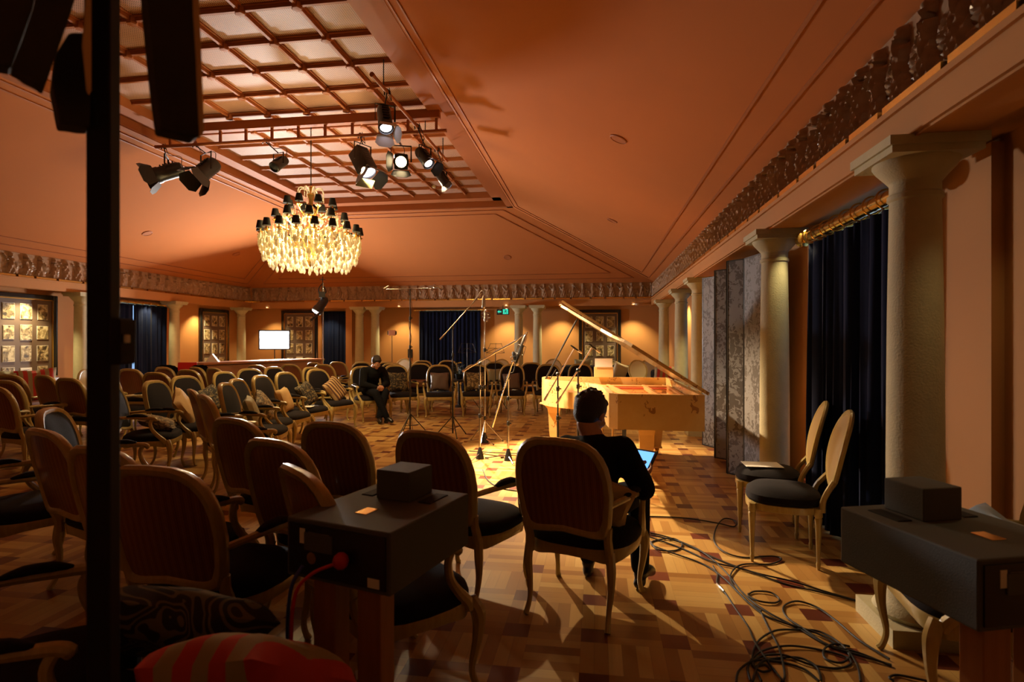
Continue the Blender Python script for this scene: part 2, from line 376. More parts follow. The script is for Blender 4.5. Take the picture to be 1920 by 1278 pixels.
def window(k, axis, pos, a, b, out):
    """glazed opening behind a curtain, with dusk light in the panes"""
    bm = NB(); t = .05
    def bx(u0, u1, z0, z1, m=0, off=.1, th=.05):
        c = ((u0 + u1) / 2, (z0 + z1) / 2)
        if axis == 'y': box(bm, (pos + out * off, c[0], c[1]), (th, u1 - u0, z1 - z0), mi=m)
        else: box(bm, (c[0], pos + out * off, c[1]), (u1 - u0, th, z1 - z0), mi=m)
    mid = (a + b) / 2
    for u in (a + .03, mid, b - .03): bx(u - .03, u + .03, 0, 2.42)
    for z in (.04, 1.1, 2.39): bx(a, b, z - .03, z + .03, off=.1, th=.045)
    bx(a + .06, b - .06, .07, 2.36, 1, off=.13, th=.012)
    struct('window_%d' % k, bm, None, mats=[M['black'], M['daylight']])
window(1, 'y', WR, 3.95, 5.0, 1); window(2, 'y', WR, 9.7, 11.1, 1); window(3, 'y', WL, 11.75, 13.0, -1); window(4, 'x', WB, -5.3, -3.4, 1)
# dark doorway in the back wall, with a jamb
bm = NB(); box(bm, (-7.98, WB + .12, 1.21), (.95, .03, 2.42)); box(bm, (-8.2, WB + .09, 1.2), (.02, .03, 2.4)); struct('door_1', bm, M['blackm'])
bm = NB(); box(bm, (-7.42, WB - .14, 1.25), (.2, .28, 2.5)); box(bm, (-8.48, WB - .03, 1.25), (.1, .06, 2.5)); struct('trim_1', bm, M['plaster'])
# pilasters on the right wall
bm = NB()
for a, b in ((3.16, 3.6), (5.22, 5.5), (9.2, 9.6), (11.2, 11.5)): box(bm, (WR - .03, (a + b) / 2, 1.25), (.06, b - a, 2.5))
struct('trim_2', bm, M['plaster'])
# baseboards
bm = NB()
for a, b in ((YN, 3.7), (5.15, 9.6), (11.15, WB)): box(bm, (WR - .05, (a + b) / 2, .09), (.03, b - a, .18))
struct('baseboard_right', bm, M['trimp'])
bm = NB()
for a, b in ((YN, 11.7), (13.05, WB)): box(bm, (WL + .012, (a + b) / 2, .09), (.024, b - a, .18))
struct('baseboard_left', bm, M['trimp'])
bm = NB()
for a, b in ((WL, -8.5), (-7.3, -5.35), (-3.35, WR)): box(bm, ((a + b) / 2, WB - .012, .09), (b - a, .024, .18))
struct('baseboard_back', bm, M['trimp'])
# beams above the columns: fascia, stepped mouldings, soffit
def beam(name, axis, face, wallpos, span, out):
    bm = NB(); L = span[1] - span[0]; mid = sum(span) / 2
    def b(d0, d1, z0, z1):
        c = face + out * (d0 + d1) / 2
        if axis == 'y': box(bm, (c, mid, (z0 + z1) / 2), (abs(d1 - d0), L, z1 - z0))
        else: box(bm, (mid, c, (z0 + z1) / 2), (L, abs(d1 - d0), z1 - z0))
    dw = abs(wallpos - face)
    b(0, .30, ZS, ZG - .03)               # fascia block
    b(.30, dw + .15, ZS + .03, ZS + .06)  # recessed soffit behind
    b(-.02, .3, ZG - .06, ZG - .03)
    b(.02, .035, ZS - .012, ZS)           # soffit bead
    b(.08, .36, ZG - .03, ZF + .02)       # frieze backing
    return struct(name, bm, M['plaster'])
beam('trim_3', 'y', XR, WR, (YN, WB), 1); beam('trim_4', 'y', XL, WL, (YN, WB), -1); beam('trim_5', 'x', YB - .1, WB, (WL, WR), 1)
# figured frieze: a row of draped figures in relief, alternately standing, turned and with a blown veil
def H(s, t):
    """relief height; s runs along the band in figure widths, t 0..1 upwards"""
    k = math.floor(s); u = s - k - .5; r = (k * 7919) % 13 / 13.0
    lean = (r - .5) * .5; c = lean * (t - .4) * .5
    x = u - c
    h = 0.0
    if t > .80:                                     # head
        q = ((x) / .14) ** 2 + ((t - .88) / .085) ** 2
        if q < 1: h = .05 * math.sqrt(1 - q)
    if t < .82:
        wdt = .20 + .08 * math.sin(t * 4.4 + r * 3) + (.15 * (1 - t / .3) if t < .3 else 0) - (.10 if .70 < t < .78 else 0)
        q = abs(x) / wdt
        if q < 1:
            h = max(h, .052 * math.sqrt(1 - q * q) + .012 * math.sin(x * 46 + t * (9 + 8 * r) + r * 6))
    q = abs(x - (.30 - (t - .66) * 1.1 * (1 if r > .5 else -1)) * (1 if r > .5 else -1))    # raised arm / veil
    if .35 < t < .9 and q < .07: h = max(h, .034 * math.sqrt(1 - (q / .07) ** 2))
    q = math.hypot((abs(x) - .37) / .16, (t - .36) / .30)
    if q < 1 and r > .35: h = max(h, .026 * (1 - q) + .010 * math.sin(math.atan2(t - .2, x) * 22))
    return max(h, 0)
def frieze(name, label, axis, face, span, out, fw, nx, nz):
    bm = NB(); L = span[1] - span[0]; N = int(L / nx); rows = []
    for i in range(N + 1):
        s = span[0] + L * i / N; row = []
        for j in range(nz + 1):
            t = j / nz; z = ZG + .02 + (ZF - ZG - .02) * t
            d = face + out * (.07 - H((s - span[0]) / fw, t) * 1.15)
            row.append(bm.verts.new((d, s, z) if axis == 'y' else (s, d, z)))
        rows.append(row)
    for a, b in zip(rows, rows[1:]):
        for j in range(nz): bm.faces.new((a[j], a[j + 1], b[j + 1], b[j]))
    o = obj(name, bm, M['frieze'], smooth=True); o['kind'] = 'structure'
    # gilt ledge pieces under the figures
    bm = NB(); s = span[0]; k = 0
    while s < span[1] - .2:
        ln = .34 + .22 * ((k * 37) % 5) / 4
        e = min(s + ln, span[1]); c = face + out * .02
        if axis == 'y': box(bm, (c, (s + e) / 2, ZG - .008), (.07, e - s - .05, .035))
        else: box(bm, ((s + e) / 2, c, ZG - .008), (e - s - .05, .07, .035))
        s = e; k += 1
    g = obj(name.replace('1', '2'), bm, M['gold']); return o, g
for i, a in enumerate([('y', XR, (YN, YB), 1, .235, .012, 32), ('y', XL, (YN + 7, YB), -1, .27, .025, 20), ('x', YB - .1, (XL, XR), 1, .27, .022, 20)]):
    o, g = frieze('trim_1%d' % i, '', *a); o.name = 'trim_%d' % (6 + 2 * i); g.name = 'trim_%d' % (7 + 2 * i); g['kind'] = 'structure'
# hipped ceiling around the coffered panel
PXL, PXR, PYN, PYF = -6.68, -2.4, .9, 13.0     # inner opening
OX0, OX1, OY0, OY1 = -7.05, -2.03, .55, 13.35   # outer edge of the frame
bm = NB()
lo = [(XL - .1, YN), (XR + .1, YN), (XR + .1, YB), (XL - .1, YB)]; hi = [(OX0, OY0), (OX1, OY0), (OX1, OY1), (OX0, OY1)]
ZI = 4.72
planes = []
for i in range(4):
    j = (i + 1) % 4
    p = [Vector((*lo[i], ZF)), Vector((*lo[j], ZF)), Vector((*hi[j], ZI)), Vector((*hi[i], ZI))]
    quad(bm, p); planes.append(p)
struct('ceiling', bm, M['ceil'])
# double groove lines following the outline of each slope
bm = NB()
for p in planes:
    n = (p[1] - p[0]).cross(p[3] - p[0]).normalized()
    if n.z > 0: n = -n
    cen = sum(p, Vector()) / 4
    for off, wd in ((.22, .022), (.46, .022)):
        # inset polygon
        lines = []
        for i in range(4):
            a, b = p[i], p[(i + 1) % 4]; e = (b - a).normalized(); q = n.cross(e)
            if q.dot(cen - a) < 0: q = -q
            lines.append((a + q * (off if i != 2 else off * .55), e))
        pts = []
        for i in range(4):
            a, e = lines[i - 1]; b, f = lines[i]
            # intersection in the plane
            cr = e.cross(f); t = (b - a).cross(f).dot(cr) / cr.length_squared; pts.append(a + e * t)
        for i in range(4):
            a, b = pts[i], pts[(i + 1) % 4]; e = (b - a).normalized(); s_ = n.cross(e) * wd / 2
            for k, nn in ((1, .014),):
                vs = [a - s_, b - s_, b + s_, a + s_]
                lo_ = [bm.verts.new(v + n * .002) for v in vs]; up_ = [bm.verts.new(v + n * nn) for v in vs]
                bm.faces.new(up_)
                for c_ in range(4): bm.faces.new((lo_[c_], lo_[(c_ + 1) % 4], up_[(c_ + 1) % 4], up_[c_]))
struct('trim_12', bm, M['trimp'])
# deep moulded frame around the panel
bm = NB()
def ringbox(x0, x1, y0, y1, wd, z0, z1):
    box(bm, ((x0 + x0 + wd) / 2, (y0 + y1) / 2, (z0 + z1) / 2), (wd, y1 - y0, z1 - z0)); box(bm, ((x1 + x1 - wd) / 2, (y0 + y1) / 2, (z0 + z1) / 2), (wd, y1 - y0, z1 - z0))
    box(bm, ((x0 + x1) / 2, y0 + wd / 2, (z0 + z1) / 2), (x1 - x0, wd, z1 - z0)); box(bm, ((x0 + x1) / 2, y1 - wd / 2, (z0 + z1) / 2), (x1 - x0, wd, z1 - z0))
ringbox(OX0 - .06, OX1 + .06, OY0 - .06, OY1 + .06, .14, ZI - .03, ZC + .2)
ringbox(OX0 + .07, OX1 - .07, OY0 + .07, OY1 - .07, .32, ZC, ZC + .2)
ringbox(OX0 + .04, OX1 - .04, OY0 + .04, OY1 - .04, .05, ZI - .01, ZC + .1)
struct('trim_13', bm, M['trimp'])
bm = NB(); ZP = ZC + .14
quad(bm, [(OX0, OY0, ZP), (OX1, OY0, ZP), (OX1, OY1, ZP), (OX0, OY1, ZP)]); o = struct('ceiling_panel', bm, M['perf']); o.name = 'ceiling_coffer'
bm = NB(); G = .633; xs = []; ys = []
x = PXR - .001
while x > PXL - .1: xs.append(x); x -= G
y = PYF
while y > PYN - .1: ys.append(y); y -= G
for x in xs[1:-1]: box(bm, (x, (PYN + PYF) / 2, ZP - .03), (.035, PYF - PYN, .06)); box(bm, (x, (PYN + PYF) / 2, ZP - .008), (.08, PYF - PYN, .016))
for y in ys[1:-1]: box(bm, ((PXL + PXR) / 2, y, ZP - .028), (PXR - PXL, .035, .056)); box(bm, ((PXL + PXR) / 2, y, ZP - .008), (PXR - PXL, .08, .016))
for x in xs[1:-1]:
    for y in ys[1:-1]: lathe(bm, [(.0, -.02), (.05, -.015), (.06, 0), (.06, .05)], 6, (x, y, ZP - .07))
struct('trim_14', bm, M['trimp'])
# columns
def column_mesh():
    bm = NB()
    box(bm, (0, 0, .045), (.40, .40, .09))
    lathe(bm, [(.175, .09), (.19, .115), (.175, .145), (.155, .16), (.145, .18), (.14, .21), (.128, .26), (.127, .9), (.122, 1.6), (.113, 2.20), (.112, 2.22),
               (.123, 2.23), (.123, 2.25), (.113, 2.26), (.113, 2.31), (.12, 2.32), (.14, 2.345), (.175, 2.385), (.19, 2.41), (.19, 2.42)], 36)
    box(bm, (0, 0, 2.436), (.41, .41, .034)); box(bm, (0, 0, 2.476), (.44, .44, .046))
    return bm
col0 = None
COLS = [(1.63, 3.2, 'cream stone column nearest to the camera, beside the long navy curtain'),
        (1.63, 5.53, 'cream stone column between the folding screen and the two side chairs'),
        (1.63, 9.4, 'cream stone column just beyond the far end of the folding screen'),
        (1.63, 11.35, 'cream stone column behind the propped piano lid hinge, on the right wall'),
        (1.63, 14.2, 'cream stone column nearest the back corner on the right wall'),
        (-6.92, 15.85, 'left cream column of the pair beside the back doorway'),
        (-6.43, 15.85, 'right cream column of the pair beside the back doorway'),
        (-2.17, 15.85, 'left cream column of the pair below the green exit sign'),
        (-1.64, 15.85, 'cream column between the exit sign pair and the back picture frame'),
        (-10.55, 15.6, 'cream column in the corner beside the bright LED panel'),
        (-10.6, 12.94, 'cream column between the left navy curtain and the tall picture frame'),
        (-10.6, 10.3, 'cream column on the left wall, between picture frame and black mast')]
for x, y, lab in COLS:
    if col0 is None: o = col0 = obj('column', column_mesh(), M['stone'], smooth=True)
    else: o = col0.copy(); sc.collection.objects.link(o)
    o.location = (x, y, 0); tag(o, lab, 'column', 'stone columns around the hall')
# ceiling speakers (round grilles) and downlights
def disc_on(p, n, r, name, label, m='ceil'):
    bm = NB(); q = Vector(n).normalized().to_track_quat('Z', 'Y').to_matrix().to_4x4()
    lathe(bm, [(r, -.004), (r, .01), (r * .9, .016), (r * .86, .010), (.001, .008)], 24, p, q)
    o = obj(name, bm, M[m], smooth=True); tag(o, label, 'speaker', 'round grilles in the ceiling slopes')
def on_plane(k, px, py):
    p = planes[k]; n = (p[1] - p[0]).cross(p[3] - p[0]).normalized(); n = -n if n.z > 0 else n
    o = Vector((0, 0, EYE)); d = P(px, py, 1) - o
    t = (p[0] - o).dot(n) / d.dot(n); return o + d * t, n
for k, px, py, lab in ((1, 1160, 260, 'round terracotta ceiling grille above the folding screen, largest of the ceiling grilles'), (1, 1148, 413, 'small round ceiling grille on the right slope above the back columns'),
                       (2, 951, 482, 'faint round ceiling grille on the back slope above the exit sign'), (3, 276, 437, 'round pinkish grille on the left ceiling slope beside the chandelier'),
                       (3, 443, 476, 'round dim grille on the left slope, near the back corner')):
    p, n_ = on_plane(k, px, py); disc_on(p, n_, .10, 'ceiling_speaker', lab, 'trimp')
for i, (x, y, pw) in enumerate(DOWN):
    t = thing('downlight', ['small lit recessed downlight left of the back picture frame', 'small lit recessed downlight right of the back picture frame', 'lit downlight beside the exit sign', 'lit downlight left of the back curtain',
        'lit downlight by the back left corner', 'downlight over the dark doorway', 'lit downlight above the tall left frame, nearer side', 'lit downlight above the tall left frame, corner side', 'lit downlight above the cut-off left picture frame',
        'downlight above the left navy curtain', 'bright downlight beside the brass rod of the near navy curtain', 'downlight above the far right curtain', 'downlight near the back right corner', 'downlight above the folding screen', 'downlight in the near right soffit'][i], 'downlight', (x, y, ZS + .03), 0, 'recessed downlights in the soffit')
    bm = NB(); lathe(bm, [(.032, -.002), (.05, -.006), (.052, 0), (.03, .0)], 20); obj('trim_ring', bm, M['brass'], t)
    bm = NB(); lathe(bm, [(.001, -.004), (.031, -.004), (.031, .0)], 16); obj('lens', bm, M['dl'], t)
bm = NB(); lathe(bm, [(.001, -.05), (.04, -.045), (.055, -.02), (.06, 0)], 20, (1.1, 15.9, ZS + .03)); tag(obj('smoke_detector', bm, M['white'], smooth=True), 'white smoke detector under the soffit near the back right corner', 'detector')
bm = NB(); lathe(bm, [(.001, -.05), (.05, -.045), (.06, -.02), (.06, 0)], 20, (-3.62, 12.3, ZP)); tag(obj('smoke_detector', bm, M['cream'], smooth=True), 'round detector on the coffered ceiling panel by its far edge', 'detector')
# curtains: real folds
def curtain(label, axis, pos, a, b, z0, z1, amp=.05, folds=9, m='navy', group=None, gather=0.0):
    bm = NB(); N = folds * 10; rows = []
    for j in range(13):
        z = z0 + (z1 - z0) * j / 12; row = []
        for i in range(N + 1):
            f = i / N; ph = f * folds * 2 * PI + .6 * math.sin(f * 17) + .25 * math.sin(z * 2 + f * 9)
            s = a + (b - a) * f * (1 - gather * (j / 12)) + .012 * math.sin(ph * .5 + z)
            d = pos + amp * (math.sin(ph) * (.75 + .25 * math.sin(f * 31)) + .2 * math.sin(2.3 * ph)) * (.55 + .45 * (1 - j / 12))
            row.append(bm.verts.new((d, s, z) if axis == 'y' else (s, d, z)))
        rows.append(row)
    for p_, q_ in zip(rows, rows[1:]):
        for i in range(N): bm.faces.new((p_[i], p_[i + 1], q_[i + 1], q_[i]))
    o = obj('curtain', bm, M[m], smooth=True); md = o.modifiers.new('thickness', 'SOLIDIFY'); md.thickness = .006
    return tag(o, label, 'curtain', group)
curtain('long dark navy velvet curtain hanging from the thick brass rod beside the side chairs', 'y', 1.82, 3.66, 5.2, .02, 2.33, .055, 11)
curtain('navy curtain on the right wall beyond the folding screen', 'y', 1.84, 9.68, 11.15, .02, 2.33, .04, 7)
curtain('dark navy curtain on the left wall between column and black mast', 'y', -10.86, 11.95, 13.02, .02, 2.36, .05, 7)
curtain('narrow navy curtain at the near end of the left window', 'y', -10.8, 11.2, 11.85, .02, 2.36, .05, 4)
curtain('left half of the black curtain on the back wall', 'x', 16.3, -5.2, -4.3, .02, 2.36, .04, 8, 'navy')
curtain('right half of the black curtain on the back wall', 'x', 16.3, -4.32, -3.38, .02, 2.36, .04, 8, 'navy')
curtain('black curtain inside the dark back doorway', 'x', 16.42, -8.38, -7.56, .02, 2.4, .03, 6, 'navy')
def rod(label, p, q, nr, r=.035):
    t = thing('curtain_rod', label, 'curtain rod', (0, 0, 0)); bm = NB(); tube(bm, [p, q], r, 16); obj('pole', bm, M['brass'], t, smooth=True)
    p, q = Vector(p), Vector(q); d = (q - p).normalized(); Q = d.to_track_quat('Z', 'Y').to_matrix().to_4x4()
    for e, s in ((p, -1), (q, 1)):
        bm = NB(); lathe(bm, [(r, 0), (r * 1.5, .01 * s), (r * 1.6, .04 * s), (r * 1.2, .06 * s), (r * 1.45, .09 * s), (.003, .12 * s)], 16, e, Q); obj('finial', bm, M['brass'], t, smooth=True)
    for i in range(nr):
        c = p.lerp(q, (i + .5) / nr); bm = NB()
        tube(bm, [c + Q.to_3x3() @ Vector((math.cos(k * PI / 8) * r * 1.35, math.sin(k * PI / 8) * r * 1.35 , 0)) for k in range(17)], .006, 6, cap=False); obj('curtain_ring', bm, M['brass'], t, smooth=True)
rod('thick polished brass rod with rings holding the near navy curtain', (1.82, 3.62, 2.40), (1.82, 5.28, 2.40), 9, .046)
rod('brass rod of the right curtain beyond the folding screen', (1.84, 9.7, 2.40), (1.84, 11.2, 2.40), 8, .035)
rod('gilt brass rod above the left navy curtain', (-10.86, 11.2, 2.42), (-10.86, 13.2, 2.42), 9, .04)
rod('dark bronze rod above the black back curtain', (-5.3, 16.3, 2.42), (-3.35, 16.3, 2.42), 10, .02)
# framed picture boards
def photo_mat(seed):
    m = mat('sepia_print', (.5, .4, .25), .5); n = NT(m); v = n.mapping(n.tc(), loc=(seed * 3.1, seed * 1.7, seed))
    n.color(n.ramp(n.noise(v, 11, 4, dist=.8), [(.36, (.05, .035, .02)), (.5, (.35, .26, .13)), (.64, (.72, .62, .4))])); return m
PM = [photo_mat(i) for i in range(4)]
M['mount'] = mat('brown_mount_board', (.15, .1, .075), .6)
def picture(label, loc, rz, w_, h_, nc, nr, skip=()):
    """local: x across, z up, facing -Y"""
    t = thing('picture_frame', label, 'picture frame', loc, rz)
    bm = NB(); fw = .095
    for sx in (-1, 1): bbox(bm, (sx * (w_ / 2 - fw / 2), 0, h_ / 2), (fw, .06, h_), bev=.015)
    for z in (fw / 2, h_ - fw / 2): bbox(bm, (0, 0, z), (w_ - 2 * fw + .01, .06, fw), bev=.015)
    obj('frame', bm, M['frameblk'], t)
    bm = NB(); 
    for sx in (-1, 1): box(bm, (sx * (w_ / 2 - fw - .008), -.008, h_ / 2), (.016, .03, h_ - 2 * fw))
    for z in (fw + .008, h_ - fw - .008): box(bm, (0, -.008, z), (w_ - 2 * fw, .03, .016))
    obj('inner_slip', bm, M['gold'], t)
    bm = NB(); box(bm, (0, .012, h_ / 2), (w_ - 2 * fw, .01, h_ - 2 * fw)); obj('mount', bm, M['mount'], t)
    iw = w_ - 2 * fw - .08; ih = h_ - 2 * fw - .1; k = 0
    for c in range(nc):
        for r in range(nr):
            k += 1
            cw = iw / nc * (.66 if (c + r) % 3 else .58); chh = ih / nr * (.72 if (c * 2 + r) % 4 else .62)
            x = -iw / 2 + iw * (c + .5) / nc; z = h_ / 2 - ih / 2 + ih * (r + .5) / nr
            text = (r == 0 and c == nc // 2)
            bm = NB(); box(bm, (x, .002, z), (cw + .012, .008, chh + .012), mi=0); box(bm, (x, -.003, z), (cw, .006, chh), mi=1)
            if text:
                for q in range(7): box(bm, (x, -.007, z + chh * (.36 - q * .12)), (cw * (.7 if q % 3 else .5), .002, .004), mi=2)
            obj('photograph' if not text else 'caption_sheet', bm, None, t, mats=[M['white'], M['white'] if text else PM[k % 4], M['blackm']])
picture('black-framed board of sepia photographs behind the piano', (.10, WB - .05, .45), 0, 1.2, 1.95, 3, 4)
picture('dim black-framed photograph board between LED panel and doorway', (-9.15, WB - .05, .5), 0, 1.2, 1.95, 3, 4)
picture('tall black-framed board of portraits on the left wall by the bar', (WL + .05, 14.95, .55), PI / 2, 1.25, 1.87, 3, 4)
picture('large black-framed photograph board cut off by the left edge', (WL + .05, 9.3, .5), PI / 2, 1.6, 1.92, 4, 4)
# green exit sign with running man and arrow
t = thing('exit_sign', 'lit green emergency exit sign with arrow and running figure under the back beam', 'exit sign', PX(943, 16.15, 2.335), 0)
bm = NB(); bbox(bm, (0, 0, 0), (.36, .05, .17), bev=.01); obj('housing', bm, M['black'], t)
bm = NB(); box(bm, (0, 0, .13), (.02, .02, .1)); obj('bracket', bm, M['black'], t)
bm = NB()
prism(bm, [(-.155, 0), (-.105, .045), (-.105, .018), (-.04, .018), (-.04, -.018), (-.105, -.018), (-.105, -.045)], 0, .004, Matrix.Translation((0, -.03, 0)) @ Matrix.Rotation(PI / 2, 4, 'X'))
obj('arrow', bm, M['exit'], t)
bm = NB(); box(bm, (.08, -.03, 0), (.15, .006, .135)); obj('pictogram_panel', bm, M['exit'], t)
bm = NB(); q = Matrix.Translation((.08, -.036, 0)) @ Matrix.Rotation(PI / 2, 4, 'X')
lathe(bm, [(.001, 0), (.012, 0), (.012, .003), (.001, .003)], 12, (0, 0, 0), q @ Matrix.Translation((.01, .045, 0)))
prism(bm, [(-.012, .03), (.018, .03), (.012, -.012), (-.012, -.012)], 0, .003, q)
for a, b in (((-.01, .028), (-.045, .01)), ((.015, .025), (.045, .005)), ((-.008, -.01), (-.045, -.045)), ((.008, -.01), (.035, -.03)), ((.035, -.03), (.03, -.06))):
    a = Vector((*a, 0)); b = Vector((*b, 0)); tube(bm, [q @ a, q @ b], .006, 6)
obj('running_figure', bm, M['black'], t)
# ================================================================ CHAIRS
def vz(p): return Vector(p)
def arch(w_, h_, z0, n=28, shoulder=1.0):
    """closed back outline (x,z): gently bowed foot, swelling sides, round top with soft shoulders"""
    pts = []
    for k in range(n):
        a = 2 * PI * k / n
        c, s_ = math.cos(a), math.sin(a)
        e = .60 if s_ > 0 else .34
        x = w_ / 2 * math.copysign(abs(c) ** e, c); z = math.copysign(abs(s_) ** (.78 if s_ > 0 else .28), s_)
        zz = z0 + h_ * .42 + (z * h_ * .58 if z > 0 else z * h_ * .42)
        x *= 1 - .09 * max(0, -z)
        if z < -.8: zz += .018 * math.cos(x / w_ * 2 * PI)
        pts.append((x, zz))
    return pts
LEAN = .23
def back_M(): return Matrix.Translation((0, -.245, 0))
def bp(x, z, off=0):
    """point on the raked, slightly curved back"""
    return Vector((x, -.235 - (z - .45) * LEAN - (.05 - (x * x) * .5) + off, z))
def ring_from(outline, sc1, sc0, zc, y0, y1, bm, ymid=None):
    pass
def make_armchair():
    t = thing('armchair', 'x', 'armchair')
    # carved back frame
    out = arch(.54, .53, .48); bm = NB(); n = len(out); cz = .74
    prof = [(1.0, 0.0), (1.005, .022), (.96, .038), (.89, .034), (.84, .02), (.835, -.002), (.88, -.014), (.97, -.016)]
    rings = []
    for x, z in out:
        rings.append([bm.verts.new(bp(x * s, cz + (z - cz) * (1 - (1 - s) * 1.02), -o)) for s, o in prof])
    for i in range(n):
        a, b = rings[i], rings[(i + 1) % n]
        for k in range(len(prof)):
            l = (k + 1) % len(prof); bm.faces.new((a[k], a[l], b[l], b[k]))
    for s in (-1, 1):       # stiles down to the seat rail
        stube(bm, [bp(s * .235, .54, -.005), bp(s * .228, .48, -.005), (s * .225, -.245, .42), (s * .23, -.235, .34)], [.022, .023, .025, .026], 3, 8)
    obj('back_frame', bm, M['chairwood'], t, smooth=True)
    def panel(scale, offs, dome, m, name):
        bm = NB(); c = None; rr = []
        for k in range(5):
            s = scale * (1 - k / 5); rr.append([bm.verts.new(bp(x * s, cz + (z - cz) * s, offs + dome * (1 - (s / scale) ** 2) ** .8)) for x, z in out])
        for a, b in zip(rr, rr[1:]):
            for i in range(n): bm.faces.new((a[i], a[(i + 1) % n], b[(i + 1) % n], b[i]))
        bm.faces.new(rr[-1]); return obj(name, bm, m, t, smooth=True)
    panel(.85, -.022, -.006, M['stripe'], 'back_cover')
    panel(.87, .012, .035, M['blackfab'], 'backrest')
    # seat rail, serpentine
    def seat_pt(a, s=1.0):
        c, q = math.cos(a), math.sin(a)
        x = math.copysign(abs(c) ** .55, c) * (.31 if q > 0 else .31 + .06 * q) ; y = math.copysign(abs(q) ** .6, q) * (.285 if q > 0 else .25)
        return x * s, y * s
    N = 32; bm = NB(); R = []
    for k in range(N):
        a = 2 * PI * k / N; dip = .014 * math.cos(4 * a)
        R.append([bm.verts.new(Vector((*seat_pt(a, s), z + (dip if z < .37 else 0)))) for s, z in ((.99, .40), (1.0, .385), (.985, .35), (.975, .335), (.88, .335), (.88, .40))])
    for i in range(N):
        a, b = R[i], R[(i + 1) % N]
        for k in range(6): bm.faces.new((a[k], a[(k + 1) % 6], b[(k + 1) % 6], b[k]))
    obj('seat_frame', bm, M['chairwood'], t, smooth=True)
    bm = NB(); R = []
    for s, z in ((.90, .37), (.985, .395), (1.0, .415), (.97, .445), (.87, .468), (.6, .482), (.3, .486)): R.append([bm.verts.new(Vector((*seat_pt(2 * PI * k / N, s), z))) for k in range(N)])
    for a, b in zip(R, R[1:]):
        for i in range(N): bm.faces.new((a[i], a[(i + 1) % N], b[(i + 1) % N], b[i]))
    bm.faces.new(R[0]); bm.faces.new(R[-1]); obj('seat', bm, M['blackfab'], t, smooth=True)
    for s in (-1, 1):
        bm = NB()
        stube(bm, [bp(s * .25, .66, 0), (s * .285, -.16, .665), (s * .305, .0, .66), (s * .315, .10, .655), (s * .315, .135, .64), (s * .312, .125, .625)], [.016, .017, .019, .021, .022, .012], 4, 8)
        stube(bm, [(s * .313, .105, .645), (s * .318, .085, .60), (s * .312, .10, .53), (s * .298, .15, .46), (s * .282, .205, .40), (s * .278, .22, .36)], [.018, .017, .018, .022, .026, .02], 4, 8)
        ar = obj('armrest', bm, M['chairwood'], t, smooth=True)
        bm = NB(); stube(bm, [(s * .287, -.15, .675), (s * .298, -.08, .688), (s * .306, 0, .686), (s * .312, .06, .672)], [.012, .03, .03, .012], 5, 10, squash=(1, .6)); obj('arm_pad', bm, M['blackfab'], ar, smooth=True)
    for s in (-1, 1):
        bm = NB(); stube(bm, [(s * .265, .235, .395), (s * .285, .262, .33), (s * .278, .262, .22), (s * .262, .245, .10), (s * .266, .258, .03), (s * .27, .275, .004)], [.03, .032, .022, .014, .015, .018], 5, 8); obj('leg', bm, M['chairwood'], t, smooth=True)
        bm = NB(); stube(bm, [(s * .228, -.235, .40), (s * .238, -.245, .30), (s * .232, -.235, .18), (s * .225, -.25, .08), (s * .232, -.29, .004)], [.027, .026, .018, .014, .016], 5, 8); obj('leg', bm, M['chairwood'], t, smooth=True)
    return t
def make_side_chair(fab, wood):
    t = thing('side_chair', 'x', 'chair')
    n = 32; cz = .77; rx, rz = .22, .245
    bm = NB(); tube(bm, [bp(rx * math.cos(2 * PI * k / n), cz + rz * math.sin(2 * PI * k / n)) for k in range(n + 1)], .024, 8, cap=False, squash=(1, .8)); 
    for s in (-1, 1): stube(bm, [bp(s * .13, .575), (s * .19, -.235, .47), (s * .2, -.22, .38)], [.02, .018, .022], 4, 8)
    obj('back_frame', bm, wood, t, smooth=True)
    for off, dm, nm in ((-.012, -.004, 'back_cover'), (.012, .03, 'backrest')):
        bm = NB(); rr = []
        for k in range(5):
            s = (1 - k / 5) * .96; rr.append([bm.verts.new(bp(rx * s * math.cos(2 * PI * i / n), cz + rz * s * math.sin(2 * PI * i / n), off + dm * (1 - s * s))) for i in range(n)])
        for a, b in zip(rr, rr[1:]):
            for i in range(n): bm.faces.new((a[i], a[(i + 1) % n], b[(i + 1) % n], b[i]))
        bm.faces.new(rr[-1]); obj(nm, bm, M['tan'] if fab is not M['cream'] else fab, t, smooth=True)
    def sp(a, s): return Vector((math.copysign(abs(math.cos(a)) ** .7, math.cos(a)) * .25 * s, math.copysign(abs(math.sin(a)) ** .75, math.sin(a)) * .24 * s, 0))
    for nm, pr, mm in (('seat_frame', ((.95, .405), (1, .40), (1, .36), (.9, .35)), wood), ('seat', ((.93, .39), (1, .42), (.97, .455), (.8, .485), (.4, .5), (.1, .502)), fab)):
        bm = NB(); R = [[bm.verts.new(sp(2 * PI * k / n, s) + Vector((0, 0, z))) for k in range(n)] for s, z in pr]
        for a, b in zip(R, R[1:]):
            for i in range(n): bm.faces.new((a[i], a[(i + 1) % n], b[(i + 1) % n], b[i]))
        bm.faces.new(R[0]); bm.faces.new(R[-1]); obj(nm, bm, mm, t, smooth=True)
    for sx, y, k in ((-1, .2, 0), (1, .2, 0), (-1, -.2, -.05), (1, -.2, -.05)):
        bm = NB(); x = sx * .2
        lathe(bm, [(.024, .40), (.026, .35), (.02, .34), (.024, .33), (.021, .30), (.011, .05), (.015, .04), (.012, .02), (.009, 0)], 12, (x, y, 0)); obj('leg', bm, wood, t, smooth=True)
    return t
AC = make_armchair(); used = []
CHAIRS = {}
